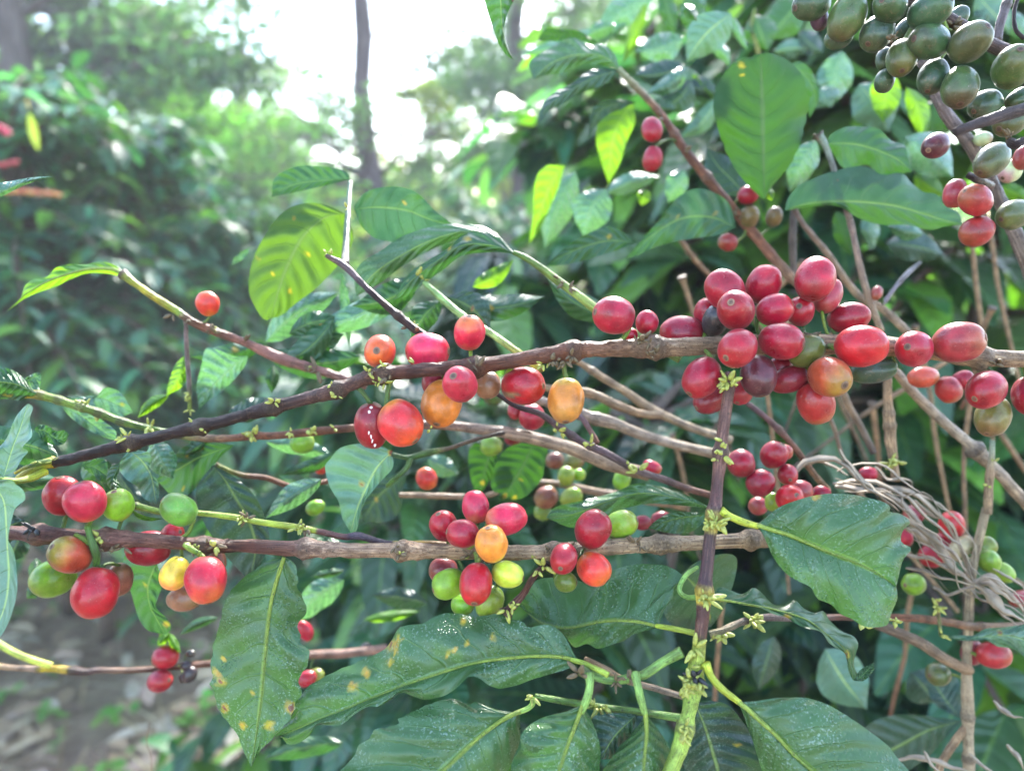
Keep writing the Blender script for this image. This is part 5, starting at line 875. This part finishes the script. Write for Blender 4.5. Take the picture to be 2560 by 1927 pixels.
# ================================================================== BACKGROUND
def leaf_quads(p, ax, nrm, L, W, droop, col, V, Fc, U, Cc, st=5):
    sd = ax.cross(nrm).normalized(); nrm = sd.cross(ax).normalized(); o = len(V)
    for i in range(st):
        t = i/(st-1); w = W*.5*math.sin(math.pi*min(1, t*.93+.05))**.8
        c = p + ax*L*t - Vector((0, 0, 1))*droop*L*t*t
        up = nrm*w*.28
        V += [c+sd*w+up, c, c-sd*w+up]; U += [(t, 0), (t, .5), (t, 1)]; Cc += [col]*3
    for i in range(st-1):
        for j in range(2): a = o+i*3+j; Fc.append((a, a+1, a+4, a+3))
def gshade(rs, base=(.022,.085,.04), lime=.12):
    v = rs.uniform(.5, 1.7)
    if rs.random() < lime: return (.10*v, .22*v, .03*v)
    return (base[0]*v*rs.uniform(.7, 1.5), base[1]*v, base[2]*v*rs.uniform(.7, 1.4))
def shrub(name, label, loc, h, r, n, L=.13, group=None, seed=1, berries=0, squash=1.0, base=(.045,.140,.075), lime=.12, front=True, hb=.12):
    rs = random.Random(seed); P = Plant(name, label, 'shrub', Vector(loc), group)
    V, Fc, U, Cc = [], [], [], []
    pth = [Vector(loc)+Vector((.04*math.sin(i), .03*math.cos(i*1.7), h*.85*i/7)) for i in range(8)]
    tv = tube_geo(pth, [.03-.0025*i for i in range(8)], 8, [GYB]*8, .2); P.mesh('trunk', tv[0], tv[1], 'trunk', uvs=tv[2], cols=tv[3])
    BV, BF, BU, BC = [], [], [], []
    nb = max(10, n//16)
    tips = []
    for b in range(nb):
        z = h*(hb+(.95-hb)*rs.random()**.8); a = rs.uniform(0, 2*math.pi); zz = z/h
        rad = r*(1-.75*max(0, zz-.45)**1.3/.45) * rs.uniform(.6, 1.1)
        d = Vector((math.cos(a), math.sin(a)*squash, 0)); p0 = Vector(loc)+Vector((0,0,z))
        rise = rs.uniform(.0, .35)*rad+ (.25*r if zz > .8 else 0)
        path = [p0 + d*rad*t + Vector((0,0,rise*t-.45*rad*t*t)) for t in (0,.25,.5,.75,1)]
        g = tube_geo(path, [.008,.007,.006,.005,.003], 5, [GYB]*5, 0); o = len(BV)
        BV += g[0]; BF += [tuple(i+o for i in f) for f in g[1]]; BU += g[2]; BC += g[3]
        tips.append(path)
        k = 16
        for j in range(k):
            t = .18+.82*(j//2)/(k/2-1); i0 = min(3, int(t*4)); p = path[i0].lerp(path[i0+1], t*4-i0)
            side = Vector((-d.y, d.x, 0))*(1 if j % 2 else -1)
            ax = (side*rs.uniform(.5,1.1)+d*rs.uniform(.2,.9)+Vector((0,0,rs.uniform(-.35,.45)))).normalized()
            nr = Vector((rs.uniform(-.5,.5), rs.uniform(-.5,.5), 1)).normalized()
            s_ = rs.uniform(.6, 1.15)
            leaf_quads(p, ax, nr, L*s_, L*s_*rs.uniform(.36,.48), rs.uniform(.2,.7), gshade(rs, base, lime), V, Fc, U, Cc)
    P.mesh('branches', BV, BF, 'trunk', uvs=BU, cols=BC)
    P.mesh('foliage', V, Fc, 'fol', uvs=U, cols=Cc)
    return P, tips
def berry_string(P, pts, rr, cols, name='berry_string', label=None, seed=0):
    """berries packed along a twig: one part"""
    rs = random.Random(seed); gs, CC = [], []
    S = cr([tuple(p) for p in pts], 60)
    for i in range(0, 60, 2):
        p = Vector(S[i])
        for k in range(3):
            d = Vector((rs.uniform(-1,1), rs.uniform(-1,1), rs.uniform(-1,1))).normalized()
            g = ell_geo(p+d*rr*.9, d, rr*1.1, rr*.95, 8, 6); gs.append(g); CC += [rs.choice(cols)]*len(g[0])
    V, Fc = join_geo(gs); P.mesh(name, V, Fc, 'cherry', cols=CC, label=label)

HG = 'coffee shrubs of the hedge row'
def wpt(x, y, dist):   # world point seen at photo pixel x,y at depth dist
    return at(x, y, dist)
def ground_at(x, d):   # ground position under the column of pixel x at depth d (horizontal distance ~ d)
    w = at(x, 700, d); return Vector((w.x, w.y, 0))
S1, tp = shrub('coffee_shrub', 'tallest dark coffee shrub with red berry strings at the far left', ground_at(60, 2.5), 1.86, .85, 3000, .11, HG, 3, hb=.3)
berry_string(S1, [wpt(-60,480,1.9), wpt(40,478,1.92), wpt(150,486,1.96)], .0045, [(.50,.14,.04),(.42,.05,.03),(.5,.24,.04)], label='orange and red berry string', seed=1)
berry_string(S1, [wpt(-60,395,1.9), wpt(0,412,1.9), wpt(45,405,1.92)], .0035, [(.45,.04,.04),(.40,.03,.04)], label='red berry string', seed=2)
berry_string(S1, [wpt(-40,310,1.9), wpt(0,320,1.9), wpt(22,335,1.9)], .005, [(.5,.02,.06)], label='dark red berry string', seed=4)
yl = Plant('yellow_leaf', 'single yellow leaf hanging in the dark hedge at the left', 'leaf', wpt(75,270,1.75))
V, Fc, U, Cc = [], [], [], []
leaf_quads(wpt(74,285,1.75), (VR*.25-VU).normalized(), VB, .085, .022, .05, (.22,.26,.02), V, Fc, U, Cc, 7); yl.mesh('blade', V, Fc, 'fol', uvs=U, cols=Cc)
V, Fc, U, Cc = [], [], [], []; g = tube_geo([wpt(66,250,1.75), wpt(74,277,1.75)], [.002,.002], 6, [YE]*2); yl.mesh('stalk', g[0], g[1], 'green', uvs=g[2], cols=g[3])
shrub('coffee_shrub', 'coffee shrub second from the left with bluish sheeny leaves', ground_at(340, 3.0), 1.74, .85, 3000, .11, HG, 4, hb=.35)
shrub('coffee_shrub', 'lower coffee shrub behind the single coral cherry', ground_at(560, 3.0), 1.38, .8, 2400, .11, HG, 5, hb=.2)
shrub('coffee_shrub', 'coffee shrub in front of the slender pale trunk', ground_at(700, 4.0), 1.45, .95, 1600, .14, HG, 6, hb=.15)
shrub('coffee_shrub', 'coffee shrub right under the tall crooked trunk', ground_at(960, 5.2), 1.52, 1.1, 900, .15, HG, 7, hb=.15, base=(.05,.16,.09))
shrub('coffee_shrub', 'hazy coffee shrub farthest along the row at centre', ground_at(1200, 6.5), 1.62, 1.2, 900, .16, HG, 8, hb=.15, base=(.055,.17,.09))
shrub('coffee_shrub', 'low dense coffee shrub at left filling between hedge and ground', ground_at(150, 2.3), 1.0, .5, 500, .13, HG, 9, hb=.5)
shrub('coffee_shrub', 'small coffee shrub low behind the pinkish twig', ground_at(520, 2.7), 1.0, .5, 600, .13, HG, 12, hb=.45)
RG = 'coffee shrubs close behind the fruiting branches'
for i, (x, d, h, r, n, lab, bs, lm, hb) in enumerate([
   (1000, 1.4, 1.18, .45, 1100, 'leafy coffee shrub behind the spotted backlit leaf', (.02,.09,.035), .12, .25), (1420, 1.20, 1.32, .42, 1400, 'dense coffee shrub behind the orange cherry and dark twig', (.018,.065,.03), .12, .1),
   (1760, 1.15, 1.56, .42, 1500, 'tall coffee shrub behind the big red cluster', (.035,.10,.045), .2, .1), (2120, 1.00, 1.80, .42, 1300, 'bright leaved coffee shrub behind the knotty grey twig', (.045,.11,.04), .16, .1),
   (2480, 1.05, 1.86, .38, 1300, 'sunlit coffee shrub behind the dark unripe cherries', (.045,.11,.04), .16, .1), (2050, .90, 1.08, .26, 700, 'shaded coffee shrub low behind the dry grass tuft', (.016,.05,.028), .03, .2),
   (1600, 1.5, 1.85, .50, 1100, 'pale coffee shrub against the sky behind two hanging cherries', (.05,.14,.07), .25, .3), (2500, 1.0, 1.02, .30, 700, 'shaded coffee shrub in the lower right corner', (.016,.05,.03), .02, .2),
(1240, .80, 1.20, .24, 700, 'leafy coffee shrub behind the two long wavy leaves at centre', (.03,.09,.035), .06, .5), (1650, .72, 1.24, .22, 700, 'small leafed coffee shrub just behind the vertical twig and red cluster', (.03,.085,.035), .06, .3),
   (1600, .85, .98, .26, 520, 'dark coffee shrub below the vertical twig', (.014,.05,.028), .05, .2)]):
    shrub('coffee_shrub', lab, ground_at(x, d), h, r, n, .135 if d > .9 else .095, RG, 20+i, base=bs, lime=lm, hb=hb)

# shade trees
def tree(label, x, d, h, tr, crown, seed, group='shade trees beyond the hedge', lean=0, trunkcol=(.13,.09,.09), leafcol=(.05,.10,.045), ls=.10, n=6000, name='shade_tree', cz=(.35, 1.0), lower=0, clump=.5, crook=1.0):
    rs = random.Random(seed); loc = ground_at(x, d); P = Plant(name, label, 'tree', loc, group)
    N = 14; pth = [loc+Vector((lean*(i/N)**1.0*h+.10*crook*noise.noise(Vector((i*.45, seed, 0))), .1*noise.noise(Vector((seed, i*.4, 3))), h*i/N)) for i in range(N+1)]
    g = tube_geo(pth, [tr*(1.25-.9*i/N) for i in range(N+1)], 12, [tuple(c*(1+.3*noise.noise(Vector((i*.8, seed, 1)))) for c in trunkcol) for i in range(N+1)], .25, seed)
    P.mesh('trunk', g[0], g[1], 'trunk', uvs=g[2], cols=g[3])
    LV, LF, LU, LC = [], [], [], []; V, Fc, U, Cc = [], [], [], []
    nl = 22; per = n//(nl*3)
    for b in range(nl):
        t = cz[0]+(cz[1]-cz[0])*(b+rs.random())/nl; i0 = min(N-1, int(t*N)); p0 = pth[i0].lerp(pth[i0+1], t*N-i0)
        a = rs.uniform(0, 6.283); rad = crown*(1-.55*abs(2*(t-cz[0])/(cz[1]-cz[0]+1e-6)-.9))*rs.uniform(.55, 1.1); d3 = Vector((math.cos(a), math.sin(a), rs.uniform(.1, .6)))
        path = [p0+d3*rad*s+Vector((rs.uniform(-.06,.06)*rad, rs.uniform(-.06,.06)*rad, -.15*rad*s*s)) for s in (0,.3,.6,.85,1)]
        g = tube_geo(path, [tr*.35*(1-t*.5)*q for q in (1,.75,.5,.3,.15)], 6, [trunkcol]*5); o = len(LV); LV += g[0]; LF += [tuple(i+o for i in f) for f in g[1]]; LU += g[2]; LC += g[3]
        for c in range(3):
            s = .45+.27*c+rs.uniform(-.1,.1); i0 = min(3, int(s*4)); q = path[i0].lerp(path[min(4, i0+1)], .5)+Vector((rs.gauss(0,1), rs.gauss(0,1), rs.gauss(0,.6)))*rad*.16
            cr_ = rad*clump*rs.uniform(.5, 1.0); v = rs.uniform(.65, 1.5); tint = tuple(c_*v*rs.uniform(.85,1.2) for c_ in leafcol)
            for k in range(per):
                w = Vector((rs.gauss(0,1), rs.gauss(0,1), rs.gauss(0,1))); w = w.normalized()*cr_*rs.random()**.45; w.z *= .5
                ax = Vector((rs.uniform(-1,1), rs.uniform(-1,1), rs.uniform(-.8,.4))).normalized(); nr = Vector((rs.uniform(-1,1), rs.uniform(-1,1), rs.uniform(-.3,1)))
                lv = rs.uniform(.75,1.6); leaf_quads(q+w, ax, nr, ls*rs.uniform(.6,1.3), ls*.42, .2, tuple(c_*lv for c_ in tint), V, Fc, U, Cc, 3)
    P.mesh('limbs', LV, LF, 'trunk', uvs=LU, cols=LC)
    P.mesh('crown', V, Fc, 'far', uvs=U, cols=Cc)
    return P
tree('tall crooked slender trunk rising against the white sky at centre', 945, 7.5, 6.5, .105, 1.9, 2, lean=-.018, crook=1.4, trunkcol=(.10,.07,.08), n=1500, cz=(.20,.40), ls=.09, leafcol=(.07,.13,.06))
tree('big dark leafy shade tree in the top left corner', 110, 6.5, 5.6, .16, 2.5, 5, trunkcol=(.11,.09,.10), n=20000, cz=(.33,1.0), leafcol=(.028,.062,.036), ls=.12)
tree('shade tree with airy crown and dark trunk right of centre', 1300, 9, 6.5, .11, 2.4, 8, n=14000, cz=(.30,1.0), trunkcol=(.07,.05,.06), leafcol=(.05,.09,.055), ls=.11)
tree('feathery young tree behind the hedge left of the white sky gap', 470, 9, 3.6, .09, 1.7, 11, n=12000, cz=(.15,1.0), leafcol=(.08,.16,.045), ls=.10)
tree('pale green tree between the two hedge trees', 250, 10, 4.3, .09, 2.0, 12, n=9000, cz=(.15,1.0), leafcol=(.08,.16,.05), ls=.12)
tree('round light green tree left of the crooked trunk', 720, 10, 2.7, .10, 1.7, 14, n=9000, cz=(.12,1.0), leafcol=(.08,.17,.05), ls=.11)
tree('yellowish small tree right of the crooked trunk', 1080, 12, 3.7, .09, 1.7, 15, n=6000, cz=(.1,1.0), leafcol=(.15,.17,.03), ls=.12)
tree('slim tree with two trunks worth of shade behind the arching leaves', 1480, 11, 4.4, .10, 2.0, 16, n=8000, cz=(.12,1.0), leafcol=(.08,.14,.035), ls=.12)
tree('leafy tree behind the right coffee shrubs', 1900, 9, 4.6, .12, 2.2, 17, n=8000, cz=(.15,1.0), leafcol=(.05,.12,.04), ls=.12)
tree('airy tall tree high above the white sky gap at upper centre', 1270, 14, 8.2, .12, 2.4, 18, n=5200, cz=(.42,1.0), leafcol=(.05,.09,.06), ls=.15)
tree('sparse tree reaching over the pale sky at upper left centre', 640, 14, 6.2, .11, 2.4, 21, n=9500, cz=(.26,1.0), leafcol=(.09,.14,.07), ls=.11)
tree('tree far right behind the unripe cherries', 2500, 8, 4.2, .12, 2.3, 22, n=6000, cz=(.15,1.0), leafcol=(.05,.11,.04), ls=.12)
tree('tree beyond the left edge of the view', -500, 7, 5.2, .14, 2.4, 23, n=7000, cz=(.25,1.0), leafcol=(.035,.07,.04), ls=.12)
# far wood
rs = random.Random(77); V, Fc, U, Cc = [], [], [], []
for k in range(26000):
    a = rs.uniform(R(28), R(152)); dist = rs.uniform(15, 24); top = 3.0+1.1*noise.noise(Vector((a*6, 0, 0)))+.7*noise.noise(Vector((a*22, 0, 4)))
    z = top*rs.random()**.8; p = Vector((math.cos(a)*dist, math.sin(a)*dist, z)); v = .7+.8*(.5+.9*noise.noise(p*.55)); 
    leaf_quads(p, Vector((rs.uniform(-1,1), rs.uniform(-1,1), rs.uniform(-1,.6))).normalized(), Vector((rs.uniform(-1,1), -1, rs.uniform(-.3,1))), .26, .16, .2, (.10*v, .165*v, .055*v), V, Fc, U, Cc, 3)
wood = mesh_obj('far_wood', V, Fc, M['far'], uvs=U, cols=Cc); wood['kind'] = 'stuff'; wood['label'] = 'pale green far off wood closing the view under the white sky'; wood['category'] = 'trees'

# ground
gm, nt = newmat('plantation_soil'); b = NB(nt); ob = b.n('ShaderNodeTexCoord').outputs['Object']
n1 = b.noise(ob, 1.6, 5, .6); n2 = b.noise(ob, 14, 6, .7); n3 = b.noise(ob, 60, 5, .7)
mpn = b.n('ShaderNodeMapping', Vector=ob); mpn.inputs['Scale'].default_value = (5, 38, 1); mpn.inputs['Rotation'].default_value = (0, 0, .5); n4 = b.noise(mpn.outputs[0], 1.0, 5, .75, .8)
col = b.ramp(n2, [(.25,(.16,.10,.065)),(.45,(.38,.25,.17)),(.6,(.50,.36,.24)),(.8,(.62,.49,.34))])
col = b.mix(b.rng(n4, .5, .72), col, (.44,.34,.22,1)); col = b.mix(b.m('MULTIPLY', b.rng(n1, .52, .7), .55), col, (.10,.17,.04,1)); col = b.mix(b.rng(n3, .60, .75), col, (.03,.025,.02,1))
bump = b.n('ShaderNodeBump', Strength=1.0, Distance=.05, Height=b.m('ADD', n2, n3))
p = b.n('ShaderNodeBsdfPrincipled', Base__Color=col, Roughness=.9, Normal=bump.outputs[0]); b.n('ShaderNodeOutputMaterial', Surface=p.outputs[0])
V, Fc = [], []; NX, NY = 90, 90
for j in range(NY+1):
    for i in range(NX+1):
        u, v = i/NX*2-1, j/NY
        x = math.copysign(abs(u)**2.4*300, u); y = -6+v**3*420
        z = .05*noise.noise(Vector((x*.7, y*.7, 0)))-.0 if abs(x) < 40 and y < 40 else 0
        V.append((x, y, z-.02))
for j in range(NY):
    for i in range(NX): a = j*(NX+1)+i; Fc.append((a, a+1, a+NX+2, a+NX+1))
gr = mesh_obj('ground', V, Fc, gm); gr['kind'] = 'structure'; gr['label'] = 'brown soil covered in dead leaves and straw between the coffee rows'; gr['category'] = 'ground'
rs = random.Random(5); V, Fc, U, Cc = [], [], [], []
for k in range(5200):
    y = rs.uniform(.9, 5.0); x = rs.uniform(-1.0, .6)*y*1.05; a = rs.uniform(0, 6.283)
    t = rs.random()
    if t < .55: L, W, c = rs.uniform(.06,.13), rs.uniform(.03,.05), rs.choice([(.40,.27,.17),(.55,.42,.28),(.20,.13,.09),(.60,.50,.38),(.45,.31,.24)])
    else: L, W, c = rs.uniform(.12,.38), rs.uniform(.003,.007), rs.choice([(.62,.48,.27),(.55,.39,.21),(.66,.55,.36)])
    leaf_quads(Vector((x, y, .005+.05*rs.random()**2)), Vector((math.cos(a), math.sin(a), rs.uniform(-.02,.22))).normalized(), Vector((rs.uniform(-.4,.4), rs.uniform(-.4,.4), 1)), L, W, .1, c, V, Fc, U, Cc, 4)
lit = mesh_obj('leaf_litter', V, Fc, M['dryfol'] if 'dryfol' in M else foliage_mat('dead_leaf_litter', .1, .7, .5, .2), uvs=U, cols=Cc); lit['kind'] = 'stuff'; lit['label'] = 'dead leaves and straw strewn over the soil'; lit['category'] = 'litter'
V, Fc, U, Cc = [], [], [], []
for k in range(170):
    y = rs.uniform(1.1, 4.2); x = rs.uniform(-.85, .2)*y; s = rs.uniform(.5, 1.3)
    for q in range(rs.randint(4, 9)):
        a = rs.uniform(0, 6.283); leaf_quads(Vector((x+rs.gauss(0,.015), y+rs.gauss(0,.015), .01+rs.random()*.04)), Vector((math.cos(a), math.sin(a), rs.uniform(.1,.9))).normalized(), Vector((0,0,1)), .05*s, .026*s, .3, (.14*rs.uniform(.7,1.3), .32, .05), V, Fc, U, Cc, 4)
wd = mesh_obj('weed_seedlings', V, Fc, M['fol'], uvs=U, cols=Cc); wd['kind'] = 'stuff'; wd['label'] = 'small bright green weeds sprouting among the litter'; wd['category'] = 'weeds'

# haze
hx = [(-34,-8,-1.6),(34,-8,-1.6),(34,40,-1.6),(-34,40,-1.6),(-34,-8,9.2),(34,-8,9.2),(34,40,9.2),(-34,40,9.2)]
hm, nt = newmat('pale_air'); b = NB(nt); pv = b.n('ShaderNodeVolumePrincipled'); pv.inputs['Color'].default_value = (.93,.97,.98,1); pv.inputs['Density'].default_value = HAZE; pv.inputs['Anisotropy'].default_value = .1
b.n('ShaderNodeOutputMaterial', Volume=pv.outputs[0])
hz = mesh_obj('haze', hx, [(0,3,2,1),(4,5,6,7),(0,1,5,4),(1,2,6,5),(2,3,7,6),(3,0,4,7)], hm, smooth=False); hz['kind'] = 'stuff'; hz['label'] = 'pale morning haze filling the air between the trees'; hz['category'] = 'haze'
# ================================================================== LIGHT
w = bpy.data.worlds.new('World'); SC.world = w; w.use_nodes = True; nt = w.node_tree; nt.nodes.clear()
sk = nt.nodes.new('ShaderNodeTexSky'); sk.sky_type = 'NISHITA'; sk.sun_disc = False
ELEV, AZ = 38, 14         # azimuth measured from +Y towards +X
sk.sun_elevation = R(ELEV); sk.sun_rotation = R(AZ); sk.air_density = 1.0; sk.dust_density = 1.2; sk.ozone_density = 1.0
bg = nt.nodes.new('ShaderNodeBackground'); bg.inputs[1].default_value = .15; wo = nt.nodes.new('ShaderNodeOutputWorld')
nt.links.new(sk.outputs[0], bg.inputs[0]); nt.links.new(bg.outputs[0], wo.inputs[0])
sl_ = bpy.data.lights.new('sun', 'SUN'); so = bpy.data.objects.new('sun', sl_); COL.objects.link(so)
sl_.energy = 2.6; sl_.angle = R(3.0); sl_.color = (1, .97, .91)
dv = Vector((math.sin(R(AZ))*math.cos(R(ELEV)), math.cos(R(AZ))*math.cos(R(ELEV)), math.sin(R(ELEV))))
so.rotation_euler = dv.to_track_quat('Z', 'Y').to_euler(); so.location = (0, 0, 30)
SC.view_settings.view_transform = 'Standard'; SC.view_settings.look = 'None'; SC.view_settings.gamma = 1; SC.view_settings.exposure = 3.05
SC.cycles.use_denoising = True
try: SC.cycles.denoiser = 'OPENIMAGEDENOISE'
except Exception: pass
SC.cycles.max_bounces = 8; SC.cycles.diffuse_bounces = 4; SC.cycles.transmission_bounces = 4; SC.cycles.glossy_bounces = 3
SC.cycles.caustics_reflective = False; SC.cycles.caustics_refractive = False; SC.cycles.sample_clamp_indirect = 8
